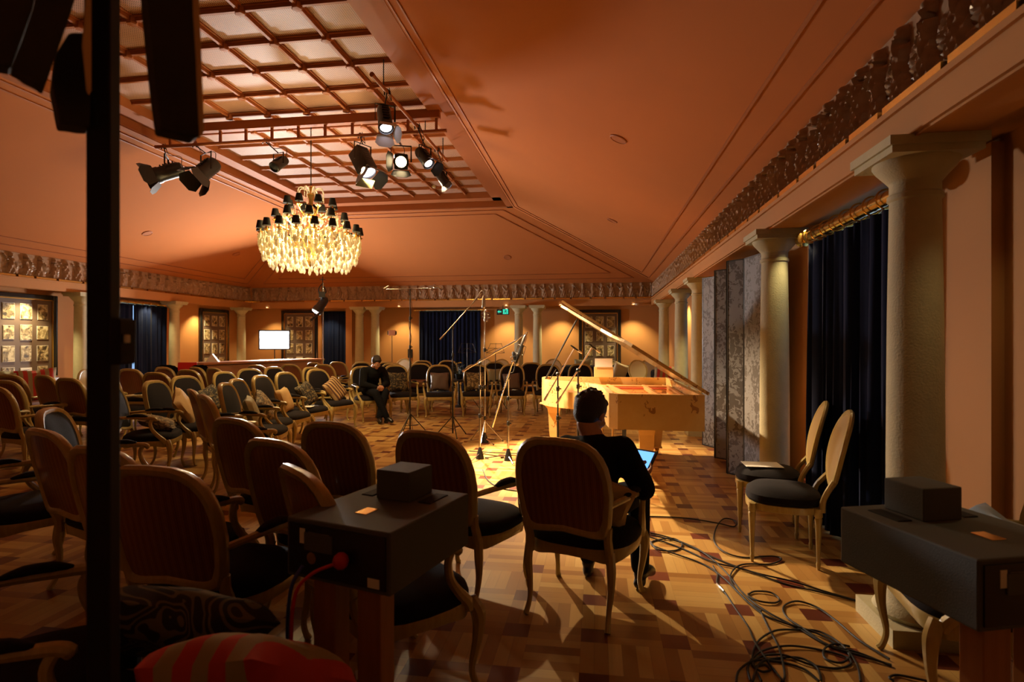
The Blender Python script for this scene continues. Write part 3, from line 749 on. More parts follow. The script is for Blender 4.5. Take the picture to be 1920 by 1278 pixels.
def place(proto, flag, o_loc, rz, label, group):
    if flag not in used: used.append(flag); c = proto
    else: c = copy_tree(proto)
    c.location = o_loc; c.rotation_euler = (0, 0, rz); c['label'] = label; c['group'] = group; return c
def chair(key, px, d, a, label, group, proto=None, flag='ac', off=.31):
    """px = pixel column of the back's top, d = its depth, a = facing (0 away from the camera, 90 to the right, 180 to the camera)"""
    b = PX(px, d); an = math.radians(a) - TH; f = Vector((math.sin(an), math.cos(an), 0))
    loc = b + f * off; c = place(proto or AC, flag, loc, -an, label, group); CHAIRS[key] = c; return c
GF, GR, GB, GL = 'armchairs in the foreground rows', 'armchairs in the front ring around the stage', 'armchairs in the rear rows', 'armchairs at the left by the striped cushion'
chair('c1', 1057, 2.98, 27, 'striped-back armchair in which the man with the tablet sits', GF)
chair('c2', 820, 3.20, 30, 'striped-back armchair left of the man with the tablet, behind the left grey box', GF)
chair('c3', 638, 3.56, 22, 'striped-back armchair whose rounded top stands alone left of the cube of the grey box', GF)
chair('c4', 462, 3.72, 29, 'striped-back armchair in front of two edge-on chairs, left of the floor gap', GF)
chair('c5', 540, 2.94, 29, 'striped-back armchair just above the left corner of the grey box', GF)
chair('c6', 404, 5.30, 50, 'armchair turned edge-on, nearer of the two seen from the side', GF)
chair('c6b', 380, 5.85, 52, 'armchair turned edge-on, farther of the two seen from the side', GF)
chair('c7', 604, 2.28, 50, 'armchair right behind the left grey box, its dark seat reaching out below the box', GF)
chair('c8', 320, 2.34, 12, 'large striped-back armchair right beside the black mast, with patterned cushion below', GF)
chair('c9', 220, 2.75, 22, 'striped-back armchair half hidden behind the black mast', GF)
chair('c10', 118, 3.27, 30, 'striped-back armchair seen obliquely left of the black mast', GF)
chair('c11', 122, 4.18, 72, 'armchair with glossy highlight along its dark back, left of the black mast', GF)
chair('c12', -75, 3.4, 34, 'striped-back armchair cut by the left edge of the photo', GF)
chair('c13', -200, 1.62, 60, 'armchair in the bottom left corner, only its scrolled arm showing', GF)
chair('c14', 1992, 2.34, -74, 'armchair under the right grey box with pale blue cushion', GF)
R_ = [('m1', 225, 6.37, 74, 'front ring armchair just right of the black mast, gilt cushion on its seat'),
('m2', 302, 7.08, 90, 'front ring armchair holding the large beige cushion'),
('m3', 354, 8.00, 108, 'front ring armchair with black patterned cushion, left of the edge-on chairs'),
('m4', 437, 6.71, 82, 'dark armchair with grey-green cushion, nearest of the row facing the stage'),
('m5', 456, 7.40, 88, 'dark armchair with gilt cushion, second of the row facing the stage'),
('m6', 499, 8.15, 97, 'dark armchair with small beige cushion, in the row facing the stage'),
('m7', 542, 8.95, 107, 'dark armchair with black and gold cushion slumped on it'),
('m8', 600, 9.90, 118, 'dark armchair with brown and cream striped cushion'),
('m9', 683, 10.95, 142, 'dark armchair in which the man in black bows his head'),
('m10', 743, 11.55, 152, 'dark armchair with dim patterned cushion beside the bowed man'),
('m11', 824, 11.65, 172, 'dark armchair with plain brown cushion left of the boom stands'),
('m12', 893, 11.75, 176, 'dark armchair with mottled cushion behind the clustered mic stands'),
('m13', 960, 11.90, 182, 'dark armchair with grey-brown cushion behind the right boom microphone'),
('m14', 1028, 12.00, 184, 'dark armchair directly behind the left end of the piano'),
('m15', 1088, 12.20, 188, 'dark armchair behind the piano at the two piano microphones')]
for r in R_: chair(*r, GR)
R_ = [('s1', 427, 9.10, 106, 'dark-fronted armchair in the second row, behind the two nearest stage-facing chairs'), ('s2', 472, 10.10, 124, 'dark-fronted second-row armchair before the bar, second from its left end'),
('s3', 519, 10.80, 114, 'dark-fronted second-row armchair before the bar, below the LED panel'), ('s4', 590, 10.70, 116, 'dark armchair tucked close behind the striped cushion chair'),
('s5', 787, 12.50, 172, 'dark armchair with brown jacket over it, behind the tall stand'), ('s6', 928, 13.35, 180, 'dark armchair behind the music stands, between two front chairs'),
('s7', 996, 12.90, 184, 'dark armchair in second row between two front chairs left of the piano'),
('b1', 486, 11.78, 17, 'brown-backed armchair below the bar front, left half'), ('b2', 549, 12.07, 15, 'brown-backed armchair below the bar front, under the LED panel'),
('b3', 594, 13.13, 25, 'brown-backed armchair at the right end of the bar'), ('b4', 611, 12.11, 15, 'brown-backed armchair behind the striped cushion chair, middle of three'),
('b5', 637, 13.64, 20, 'brown-backed armchair below the black doorway'), ('b6', 409, 10.55, 30, 'brown-backed armchair against the left end of the bar'),
('b7', 359, 9.91, 15, 'brown-backed armchair behind the black patterned cushion chair'), ('b8', 299, 9.03, 10, 'brown-backed armchair right behind the beige cushion chair'),
('b9', 250, 10.20, 8, 'brown-backed armchair below the left navy curtain'), ('b10', 208, 8.67, 22, 'brown-backed armchair partly behind the black mast, below the curtain'),
('b11', 314, 10.9, 18, 'armchair draped with a black coat by the left column'), ('b12', 676, 13.29, 190, 'brown armchair behind the bowed man, his right-hand side'),
('b13', 723, 13.31, 180, 'brown armchair behind the bowed man, at his shoulder'), ('b14', 734, 12.50, 175, 'brown armchair tucked behind the dim patterned cushion chair'),
('b15', 791, 14.19, 180, 'brown armchair before the left edge of the black back curtain'), ('b16', 839, 14.31, 180, 'brown armchair before the middle of the black back curtain'),
('b17', 376, 10.88, 30, 'armchair with black coat and red folder between column and bar')]
for r in R_: chair(*r, GB)
R_ = [('l1', 6, 6.30, 18, 'glossy-backed armchair at the left edge catching the brightest reflection'), ('l2', 22, 7.22, 12, 'brown-backed armchair behind the brightest reflection at the left edge'),
('l3', 28, 8.40, 8, 'brown-backed armchair below the grey-green cushion at the left edge'), ('l4', 95, 8.30, 22, 'brown-backed armchair over the red striped cushion'),
('l5', 140, 7.68, 16, 'brown-backed armchair with small white highlight, left of the mast')]
for r in R_: chair(*r, GL)
# white / cream oval-back chairs against the walls
SW = make_side_chair(M['cream'], M['chairwood'])
for i, (px, d, a, lab) in enumerate([(757, 14.9, 180, 'cream oval-back chair beside the tall mic stand, left of the back curtain'), (908, 15.3, 178, 'cream oval-back chair hidden behind the clustered mic stands'), (940, 14.6, 182, 'cream oval-back chair right of the music stands'),
    (1037, 14.8, 184, 'cream oval-back chair left of the back picture frame, by the lid prop'), (1196, 13.9, 178, 'pale oval-back chair right of the white cushion behind the piano'), (1217, 14.5, 186, 'pale oval-back chair next to the red striped cushion'),
    (168, 9.3, 90, 'pale oval-back chair peeping out left of the black mast')]):
    chair('w%d' % i, px, d, a, lab, 'cream oval-back chairs', SW, 'sw', .33)
# two black-seated oval chairs by the right column (facing left, backs to the curtain)
SB = make_side_chair(M['blackfab'], M['chairwood'])
for k, (x, y, rz, lab) in enumerate([(1.29, 4.20, math.radians(77), 'oval-backed black-seated side chair beside the curtain, nearer of the two'), (1.36, 4.80, math.radians(75), 'oval-backed black-seated side chair with a white sheet on its seat, farther of the two')]):
    c = place(SB, 'sb', Vector((x, y, 0)), rz, lab, 'side chairs by the right column'); CHAIRS['r%d' % k] = c
# ---------------------------------------------------------------- cushions on the chairs
def cushion(key, x, y, z, rx, ry, rz, size, m, label, name='cushion', t=.13):
    """x,y,z in the chair's own frame; tilt rx back, roll ry, turn rz"""
    bm = NB(); pillow(bm, size, size, t); o = obj(name, bm, M[m], smooth=True)
    Mx = Matrix.Rotation(rz, 4, 'Z') @ Matrix.Rotation(rx, 4, 'X') @ Matrix.Rotation(ry, 4, 'Y')
    base = Matrix.Translation(CHAIRS[key].location) @ Matrix.Rotation(CHAIRS[key].rotation_euler.z, 4, 'Z') if key else Matrix()
    o.matrix_world = base @ Matrix.Translation((x, y, z)) @ Mx
    return tag(o, label, 'cushion', 'scatter cushions on the chairs')
B = .25
for a in [('m1', -.05, .05, .56, 1.25, 0, .2, .38, 'c_foil', 'mottled gilt cushion lying on the seat just right of the black mast'),
    ('m2', 0, -.02, .68, .45, .5, .25, .42, 'c_beige', 'large beige linen cushion leaning on an armchair left of the edge-on chairs'),
    ('m3', -.12, -.05, .67, .35, .3, 0, .38, 'c_pattern', 'black and gold patterned cushion in the armchair behind the beige one'),
    ('m4', .05, -.08, .66, .35, .1, .2, .38, 'c_olive', 'grey-green satin cushion in the nearest stage-facing dark armchair'),
    ('m5', .02, -.02, .64, .5, .5, .1, .40, 'c_foil', 'gilt-mottled cushion in the second stage-facing dark armchair'),
    ('m6', -.02, -.04, .65, .35, .1, .1, .36, 'c_beige', 'small beige cushion upright in a stage-facing armchair'),
    ('m7', -.08, -.04, .66, .45, .3, 0, .38, 'c_pattern', 'black and gold cushion in the armchair left of the striped cushion'),
    ('m8', -.05, .0, .66, .5, .45, .1, .42, 'c_stripe', 'brown and cream striped cushion sloping across an armchair'),
    ('m10', .02, -.09, .68, .25, 0, 0, .40, 'c_pattern', 'dim patterned cushion upright beside the bowed man'),
    ('m11', .0, -.09, .68, .22, 0, 0, .38, 'c_grey', 'plain brown cushion upright left of the boom stands'),
    ('m12', .02, -.09, .68, .22, 0, 0, .38, 'c_foil', 'mottled grey cushion behind the clustered mic stands'),
    ('m13', .0, -.05, .66, .28, .08, 0, .36, 'c_grey', 'grey-brown satin cushion behind the right boom microphone'),
    ('s6', .0, -.09, .68, .22, 0, 0, .36, 'c_olive', 'dark olive cushion on the second-row chair by the music stands'),
    ('c1', .11, -.06, .60, .5, .35, 0, .36, 'c_beige', 'worn beige cushion squeezed behind the seated man with the tablet'),
    ('c14', .0, .0, .60, .7, 0, 0, .42, 'c_blue', 'pale blue cushion on the armchair under the right grey box')]:
    cushion(*a)
# ---------------------------------------------------------------- backless bench in the near foreground with two cushions
bq = PX(315, 1.55); t = thing('bench', 'dark backless bench at the bottom edge carrying two cushions', 'bench', bq, TH)
bm = NB(); bbox(bm, (0, 0, .40), (.66, .5, .14), bev=.04, seg=3); obj('seat', bm, M['blackfab'], t, smooth=True)
bm = NB(); box(bm, (0, 0, .31), (.62, .46, .05)); obj('seat_frame', bm, M['chairwood'], t)
for sx in (-1, 1):
    for sy in (-1, 1): bm = NB(); stube(bm, [(sx * .28, sy * .2, .3), (sx * .29, sy * .21, .15), (sx * .27, sy * .2, .02), (sx * .28, sy * .21, 0)], [.03, .02, .014, .016], 4, 8); obj('leg', bm, M['chairwood'], t, smooth=True)
for (px, py, d, sz, m, rx, ry, rz, lab) in [(345, 1172, 1.85, .50, 'c_lines', 1.0, .35, .45, 'large black cushion with gold swirling lines beside the foot of the mast'), (470, 1268, 1.50, .42, 'c_red', .95, -.25, -.35, 'red and gold striped cushion at the bottom edge left of the grey box')]:
    bm = NB(); pillow(bm, sz, sz, .17, 16); o = obj('cushion', bm, M[m], smooth=True)
    o.location = P(px, py, d); o.rotation_euler = (rx, ry, rz + TH); tag(o, lab, 'cushion', 'cushions on the near bench')
# ---------------------------------------------------------------- sofas and cushions along the walls
def sofa(label, loc, rz, w_, fab='blackfab'):
    t = thing('sofa', label, 'sofa', loc, rz)
    bm = NB(); bbox(bm, (0, 0, .32), (w_, .75, .24), bev=.05, seg=3); obj('seat', bm, M[fab], t, smooth=True)
    bm = NB(); bbox(bm, (0, .30, .62), (w_, .16, .42), bev=.06, seg=3); obj('backrest', bm, M[fab], t, smooth=True)
    for s in (-1, 1): bm = NB(); bbox(bm, (s * (w_ / 2 + .06), 0, .42), (.14, .75, .44), bev=.05, seg=3); obj('armrest', bm, M[fab], t, smooth=True)
    for sx in (-1, 1):
        for sy in (-1, 1): bm = NB(); lathe(bm, [(.03, .2), (.018, 0)], 10, (sx * w_ * .45, sy * .3, 0)); obj('leg', bm, M['chairwood'], t)
sofa('black sofa against the back wall under the photograph board', (.0, 15.62, 0), 0, 1.9)
sofa('brown leather sofa on the left wall under the cut-off photograph board', (-10.2, 8.75, 0), PI / 2, 1.9, 'leather')
for (px, py, d, sz, m, rx, ry, rz, lab) in [(1092, 688, 15.4, .46, 'c_olive', .3, 0, 0, 'plump olive cushion on the back sofa left of the white cushion'), (1162, 696, 15.35, .46, 'cream', .25, .35, .2, 'white scroll-patterned cushion tilted behind the piano'),
    (1246, 705, 12.72, .50, 'c_red', .2, .12, -.1, 'red and white striped cushion seen below the piano lid'), (68, 722, 10.12, .60, 'c_red', .2, -.08, .9, 'big red striped cushion at the left below the photograph board'), (12, 721, 9.82, .52, 'c_olive', .2, .05, .9, 'grey-green cushion at the left edge beside the red striped one')]:
    bm = NB(); pillow(bm, sz, sz * (.5 if 'flat' in lab else 1), .15); o = obj('cushion', bm, M[m], smooth=True); o.location = P(px, py, d); o.rotation_euler = (rx, 0 if 'flat' in lab else ry, rz + TH); tag(o, lab, 'cushion', 'cushions on the wall sofas')
# small sofa carrying the striped cushion at the right
sofa('short dark sofa at the right end behind the piano', PX(1240, 12.95), 0, .42)
# ================================================================ GRAND PIANO (tail towards the camera)
t = thing('grand_piano', 'pale burl maple grand piano with its lid propped open', 'piano', (0, 0, 0))
rim_pts = [(.99, 5.42), (.985, 6.4), (.975, 7.98), (.90, 8.02), (-.66, 7.98), (-.73, 7.9), (-.72, 7.55), (-.62, 7.25), (-.38, 7.02), (-.13, 6.82), (.02, 6.5), (.075, 6.1), (.095, 5.75), (.12, 5.52), (.2, 5.42)]
def dense(pts, keep=()):
    s = spline(pts + [pts[0]], 5); return [(p.x, p.y) for p in [Vector((q.x, q.y, 0)) for q in s][:-1]]
core = [(.99, 5.42), (.985, 6.4), (.975, 7.98)]
left = [(p.x, p.y) for p in spline([Vector((*q, 0)) for q in rim_pts[4:14]], 5)]
outl = core + left + [(.20, 5.42)]
cx, cy = .25, 6.9
def inset(pts, d):
    n = len(pts); out = []
    for i in range(n):
        a = Vector((*pts[i - 1], 0)); b = Vector((*pts[i], 0)); c = Vector((*pts[(i + 1) % n], 0))
        n1 = (b - a).normalized(); n2 = (c - b).normalized(); nn = (Vector((-n1.y, n1.x, 0)) + Vector((-n2.y, n2.x, 0)))
        nn = nn.normalized() if nn.length > 1e-6 else Vector((-n1.y, n1.x, 0)); out.append((b.x + nn.x * d, b.y + nn.y * d))
    return out
inn = inset(outl, .055)
bm = NB(); n_ = len(outl)
V = [[bm.verts.new((x, y, z)) for x, y in pts] for pts, z in ((outl, .665), (outl, 1.0), (inn, 1.0), (inn, .70))]
for a, b in zip(V, V[1:]):
    for i in range(n_): bm.faces.new((a[i], a[(i + 1) % n_], b[(i + 1) % n_], b[i]))
bm.faces.new(V[0]); obj('rim', bm, M['burl'], t)
M['soundbd'] = mat('soundboard_spruce', (.62, .33, .12), .3, coat=.4); M['plate'] = mat('gilded_iron_plate', (.62, .34, .12), .35, metal=.6); M['felt'] = mat('red_felt', (.5, .05, .02), .8)
M['copper'] = mat('copper_string', (.75, .32, .15), .3, metal=1)
bm = NB(); prism(bm, inset(outl, .05), .74, .80); obj('soundboard', bm, M['soundbd'], t)
bm = NB(); ii = inset(outl, .06); i2 = inset(outl, .13); 
A = [bm.verts.new((x, y, .90)) for x, y in ii]; B_ = [bm.verts.new((x, y, .91)) for x, y in i2]; C_ = [bm.verts.new((x, y, .86)) for x, y in i2]
for i in range(n_): bm.faces.new((A[i], A[(i + 1) % n_], B_[(i + 1) % n_], B_[i])); bm.faces.new((B_[i], B_[(i + 1) % n_], C_[(i + 1) % n_], C_[i]))
for x0, y0, x1, y1 in ((.25, 5.5, -.35, 7.5), (.45, 5.5, .15, 7.5), (.7, 5.5, .6, 7.5), (.9, 5.6, .9, 7.5)): 
    d = Vector((x1 - x0, y1 - y0, 0)); box(bm, ((x0 + x1) / 2, (y0 + y1) / 2, .91), (.035, d.length, .05), math.atan2(d.y, d.x) - PI / 2)
box(bm, (.12, 7.45, .90), (1.55, .18, .05)); obj('iron_plate', bm, M['plate'], t)
bm = NB()
for k in range(70):
    f = k / 69; x1 = -.58 + 1.48 * f; x0 = .16 + .78 * f; y0 = 5.62 if f > .3 else 5.62 + (.3 - f) * 4.4
    xs_ = x0 + (x1 - x0) * (y0 - 5.62) / 1.8
    tube(bm, [(xs_, y0, .885), (x1, 7.42, .895)], .0016, 3, cap=False)
o = obj('strings', bm, M['copper'], t); o['kind'] = 'stuff'
bm = NB(); 
for x0, x1, y in ((-.55, .9, 7.32), (.2, .9, 5.72)): box(bm, ((x0 + x1) / 2, y, .90), (x1 - x0, .03, .012))
obj('felt_strip', bm, M['felt'], t)
bm = NB(); box(bm, (.12, 7.86, .83), (1.5, .16, .05)); obj('key_bed', bm, M['burl'], t)
bm = NB()
for k in range(52): box(bm, (-.56 + k * .0255, 7.93, .868), (.0235, .14, .02))
o = obj('white_keys', bm, M['white'], t)
bm = NB()
for k in range(51):
    if k % 7 not in (2, 6): box(bm, (-.547 + k * .0255, 7.9, .884), (.011, .09, .016))
obj('black_keys', bm, M['black'], t)
# lid, hinged on the straight side, front flap folded back on it
HX, HZ, LA = .995, 1.012, math.radians(32.7)
LM = Matrix.Translation((HX, 0, HZ)) @ Matrix.Rotation(LA, 4, 'Y')
lidp = [(x - HX, y) for x, y in outl if y < 7.62] + []
lidp = [(0.02, 5.38), (0.02, 7.62), (-1.74, 7.62), (-1.74, 7.5), (-1.62, 7.22), (-1.38, 6.98), (-1.13, 6.78), (-.99, 6.5), (-.93, 6.1), (-.91, 5.75), (-.88, 5.5), (-.80, 5.38)]
bm = NB(); prism(bm, lidp, 0, .03, LM); lid = obj('lid', bm, M['burl'], t)
bm = NB(); prism(bm, [(0.0, 7.2), (0.0, 7.6), (-1.74, 7.6), (-1.74, 7.2)], .055, .08, LM); obj('front_flap', bm, M['burl'], lid)
bm = NB(); 
for y in (5.7, 6.6, 7.3): tube(bm, [(HX + .004, y - .06, HZ), (HX + .004, y + .06, HZ)], .009, 8)
obj('hinge', bm, M['brass'], t)
bm = NB(); tube(bm, [(-.66, 7.42, 1.0), (-.24, 7.36, 1.0 + (HX + .24) * math.tan(LA))], .011, 8); tube(bm, [(-.60, 7.42, 1.0), (-.52, 7.4, 1.13)], .006, 6); obj('lid_prop', bm, M['black'], t)
# legs with curved brackets and brass casters
for x, y, big in ((.51, 5.98, 1), (-.56, 7.62, 0), (.80, 7.72, 0)):
    bm = NB(); w_ = .075
    prof = [(w_ * 2.6, .665), (w_ * 1.7, .645), (w_ * 1.15, .60), (w_ * 1.0, .54), (w_ * .85, .3), (w_ * .62, .11), (w_ * .8, .10), (w_ * .8, .085)]
    n2 = [(a, z) for a, z in prof]
    for (a, z), (b, z2) in zip(n2, n2[1:]):
        va = [bm.verts.new((x + sx * a, y + sy * min(a, w_ * 1.2), z)) for sx, sy in ((-1, -1), (1, -1), (1, 1), (-1, 1))]
        vb = [bm.verts.new((x + sx * b, y + sy * min(b, w_ * 1.2), z2)) for sx, sy in ((-1, -1), (1, -1), (1, 1), (-1, 1))]
        for k in range(4): bm.faces.new((va[k], va[(k + 1) % 4], vb[(k + 1) % 4], vb[k]))
    bmesh.ops.remove_doubles(bm, verts=bm.verts, dist=1e-5)
    lg = obj('leg', bm, M['burl'], t)
    bm = NB(); lathe(bm, [(.03, .0), (.03, .03)], 12, (x - .015, y, .04), Matrix.Rotation(PI / 2, 4, 'Y')); box(bm, (x, y, .075), (.05, .03, .05)); lathe(bm, [(.036, 0), (.04, .012), (.036, .024)], 12, (x - .03, y, .038), Matrix.Rotation(PI / 2, 4, 'Y')); obj('caster', bm, M['brass'], lg, smooth=True)
bm = NB()
for x in (.08, .22): tube(bm, [(x, 7.75, .67), (x, 7.75, .14)], .016, 10)
box(bm, (.15, 7.76, .13), (.26, .12, .06)); obj('pedal_lyre', bm, M['burl'], t)
for k in range(3): bm = NB(); bbox(bm, (.08 + .07 * k, 7.86, .1), (.025, .14, .012), bev=.004); obj('pedal', bm, M['brass'], t)
bm = NB(); bbox(bm, (.10, 7.9, 1.07), (.26, .02, .15), Matrix.Rotation(-.3, 3, 'X'), bev=.004); obj('music_desk', bm, M['burl'], t)
o = obj('sheet_of_paper', (lambda b: (box(b, (0, 0, 0), (.24, .004, .12)), b)[1])(NB()), M['white']); o.location = (.10, 7.905, 1.20); o.rotation_euler = (-.3, 0, 0); tag(o, 'white sheet standing on the music desk of the piano', 'paper')
# piano bench beyond the keyboard
t = thing('piano_bench', 'dark piano bench behind the piano, seen between its legs', 'bench', (.1, 8.75, 0)); bm = NB(); bbox(bm, (0, 0, .46), (.75, .36, .09), bev=.02); obj('seat', bm, M['blackfab'], t, smooth=True)
for sx in (-1, 1):
    for sy in (-1, 1): bm = NB(); box(bm, (sx * .32, sy * .14, .21), (.045, .045, .42)); obj('leg', bm, M['black'], t)
# ================================================================ FOLDING DAMASK SCREEN
t = thing('folding_screen', 'tall zigzag folding screen with grey damask panels between the columns', 'screen', (0, 0, 0))
zig = [Vector((1.53, 8.50, 0)), Vector((1.655, 8.25, 0)), Vector((1.515, 7.57, 0)), Vector((1.64, 7.45, 0)), Vector((1.475, 6.70, 0)), Vector((1.62, 6.53, 0)), Vector((1.70, 6.08, 0))]
for a, b in zip(zig, zig[1:]):
    c = (a + b) / 2; d = b - a; bm = NB(); h_ = 2.40
    ang = math.atan2(d.y, d.x)
    bbox(bm, (c.x, c.y, h_ / 2), (d.length - .01, .03, h_), ang, bev=.004); pn = obj('screen_panel', bm, M['damask'], t)
    bm = NB(); R3 = Matrix.Rotation(ang, 3, 'Z')
    for s in (-1, 1): q = c + R3 @ Vector((s * (d.length / 2 - .008), 0, 0)); box(bm, (q.x, q.y, h_ / 2), (.014, .036, h_ + .004), ang)
    for z in (.01, h_): box(bm, (c.x, c.y, z), (d.length, .036, .014), ang)
    obj('edge_frame', bm, M['black'], pn)
for z in (.4, 1.9):
    for q in zig[1:-1]: bm = NB(); lathe(bm, [(.008, 0), (.008, .08)], 8, (q.x, q.y, z)); obj('hinge', bm, M['brass'], t)
# ================================================================ BAR
a, b = Vector((-7.96, 10.55, 0)), Vector((-6.9, 13.5, 0)); d = b - a; ang = math.atan2(d.y, d.x); c = (a + b) / 2; nrm = Vector((-d.y, d.x, 0)).normalized()
t = thing('bar_counter', 'long reddish wooden bar counter with glossy top below the LED panel', 'bar', c, ang)
L = d.length; bm = NB(); bbox(bm, (0, .25, .50), (L, .5, 1.0), bev=.01)
for k in range(6): box(bm, (-L / 2 + L * (k + .5) / 6, -.005, .5), (L / 6 - .12, .02, .66))
obj('counter_body', bm, M['barwood'], t)
bm = NB(); bbox(bm, (0, .25, 1.03), (L + .1, .62, .05), bev=.012); obj('counter_top', bm, M['barwood'], t)
bm = NB(); box(bm, (0, -.01, .05), (L, .03, .1)); obj('plinth', bm, M['black'], t)
bm = NB(); tp = c + Matrix.Rotation(ang, 3, 'Z') @ Vector((-L / 2 + .35, .25, 1.056))
prism(bm, [(-.13, 0), (.13, 0), (0, .17)], -.05, .05, Matrix.Translation(tp) @ Matrix.Rotation(.3, 4, 'Z') @ Matrix.Rotation(PI / 2, 4, 'X')); tag(obj('tent_card', bm, M['white']), 'white folded tent card standing on the left end of the bar', 'card')
# red folder and black coats on the rear chairs
def on_chair(key, fn, name, m, label, cat, smooth=True):
    bm = NB(); fn(bm); o = obj(name, bm, M[m], smooth=smooth); c = CHAIRS[key]; o.location = c.location; o.rotation_euler = c.rotation_euler; return tag(o, label, cat)
def coat(bm):
    N = 20
    for s in (1, -1):
        g = []
        for j in range(9):
            v = j / 8; row = []
            for i in range(N + 1):
                u = 2 * i / N - 1; w_ = .27 + .03 * v; x = u * w_; z = 1.04 - .55 * v - .06 * u * u
                y = -.33 + v * .06 + s * (.045 * math.sqrt(max(0, 1 - u ** 4)) + .008 * math.sin(u * 14 + v * 3)); row.append(bm.verts.new((x, y, z)))
            g.append(row)
        for p_, q_ in zip(g, g[1:]):
            for i in range(N): bm.faces.new((p_[i], p_[i + 1], q_[i + 1], q_[i]))
    bmesh.ops.remove_doubles(bm, verts=bm.verts, dist=.004)
on_chair('b11', coat, 'coat', 'cloth', 'black coat draped over the chair by the left column', 'coat')
on_chair('b17', coat, 'coat', 'cloth', 'black coat draped over the chair at the left end of the bar', 'coat')
on_chair('s5', lambda bm: (bbox(bm, (0, -.02, .58), (.44, .32, .17), bev=.05, seg=3)), 'bag', 'leather', 'soft brown bag lying on a second-row chair behind the tall stand', 'bag')
bm = NB(); bbox(bm, (0, 0, 0), (.34, .012, .25), bev=.004); o = obj('folder', bm, M['red']); o.location = P(351, 691, 10.95); o.rotation_euler = (-.2, 0, TH + .2); tag(o, 'red folder propped between the two coats left of the bar', 'folder')
on_chair('r1', lambda bm: box(bm, (-.02, .04, .508), (.2, .28, .004), .25), 'sheet_of_paper', 'white', 'white sheet lying on the farther black-seated side chair', 'paper', False)
on_chair('m7', lambda bm: box(bm, (.12, .14, .492), (.2, .14, .006), .25), 'sheet_of_paper', 'white', 'pale sheet on the dark seat left of the striped cushion chair', 'paper', False)
# low table with flowers between the chairs
q = PX(861, 12.9); t = thing('side_table', 'small dark round table with a plant, among the chairs by the back curtain', 'table', q)
bm = NB(); lathe(bm, [(.001, .60), (.30, .60), (.31, .615), (.30, .63), (.001, .63)], 28); obj('table_top', bm, M['black'], t, smooth=True)
bm = NB(); lathe(bm, [(.18, 0), (.16, .02), (.03, .05), (.025, .3), (.03, .6)], 16); obj('pedestal', bm, M['black'], t, smooth=True)
t = thing('potted_plant', 'dark leafy plant with yellow flowers on the small round table', 'plant', q + Vector((0, 0, .63)))
bm = NB(); lathe(bm, [(.06, 0), (.08, .02), (.1, .12), (.085, .12), (.07, .03)], 20); obj('pot', bm, M['blackm'], t, smooth=True)
M['leaf'] = mat('dark_leaf', (.03, .05, .015), .5); M['yellow'] = mat('yellow_petal', (.8, .5, .04), .5)
bm = NB()
for k in range(46):
    a_ = random.uniform(0, 2 * PI); r_ = random.uniform(.03, .18); z = .12 + random.uniform(.02, .24); u = Vector((math.cos(a_), math.sin(a_), .4)).normalized()
    p0 = Vector((.02 * u.x, .02 * u.y, .11)); p1 = Vector((r_ * math.cos(a_), r_ * math.sin(a_), z)); tube(bm, [p0, p1], .002, 4, cap=False)
    s_ = Vector((-math.sin(a_), math.cos(a_), 0)) * .022; bm.faces.new([bm.verts.new(v) for v in (p1, p1 + s_ + u * .03, p1 + u * .075, p1 - s_ + u * .03)])
obj('foliage', bm, M['leaf'], t)
for k in range(3): bm = NB(); ball(bm, (-.04 + k * .045, -.06, .36 + .01 * k), .022, 2, (1, 1, .7)); obj('flower', bm, M['yellow'], t, smooth=True)
# ================================================================ CHANDELIER
t = thing('chandelier', 'large crystal chandelier with tiers of small black shades', 'chandelier', (CH.x, CH.y, 0))
bm = NB(); z = ZP
zz = ZP
while zz > 3.95: 
    k = int((ZP - zz) / .035); R_m = Matrix.Rotation(PI / 2 * (k % 2), 4, 'Z')
    tube(bm, [R_m @ Vector((.009 * math.cos(i * PI / 4), 0, zz - .02 + .022 * math.sin(i * PI / 4))) for i in range(9)],   .005, 4, cap=False); zz -= .035
obj('chain', bm, M['black'], t)
bm = NB(); lathe(bm, [(.07, ZP), (.07, ZP - .02), (.03, ZP - .05), (.008, ZP - .06)], 16); obj('ceiling_rose', bm, M['gold'], t, smooth=True)
bm = NB(); lathe(bm, [(.008, 3.95), (.03, 3.92), (.02, 3.86), (.06, 3.80), (.035, 3.72), (.03, 3.62), (.09, 3.56), (.05, 3.48), (.035, 3.35), (.11, 3.25), (.06, 3.15), (.14, 3.02), (.07, 2.9), (.09, 2.8), (.02, 2.68), (.001, 2.64)], 20); obj('stem', bm, M['gold'], t, smooth=True)
bulbs = NB(); tiers = [(.36, 3.62, 8, .0), (.53, 3.40, 10, .2), (.74, 3.20, 18, .1)]
sh_me = bu_me = None
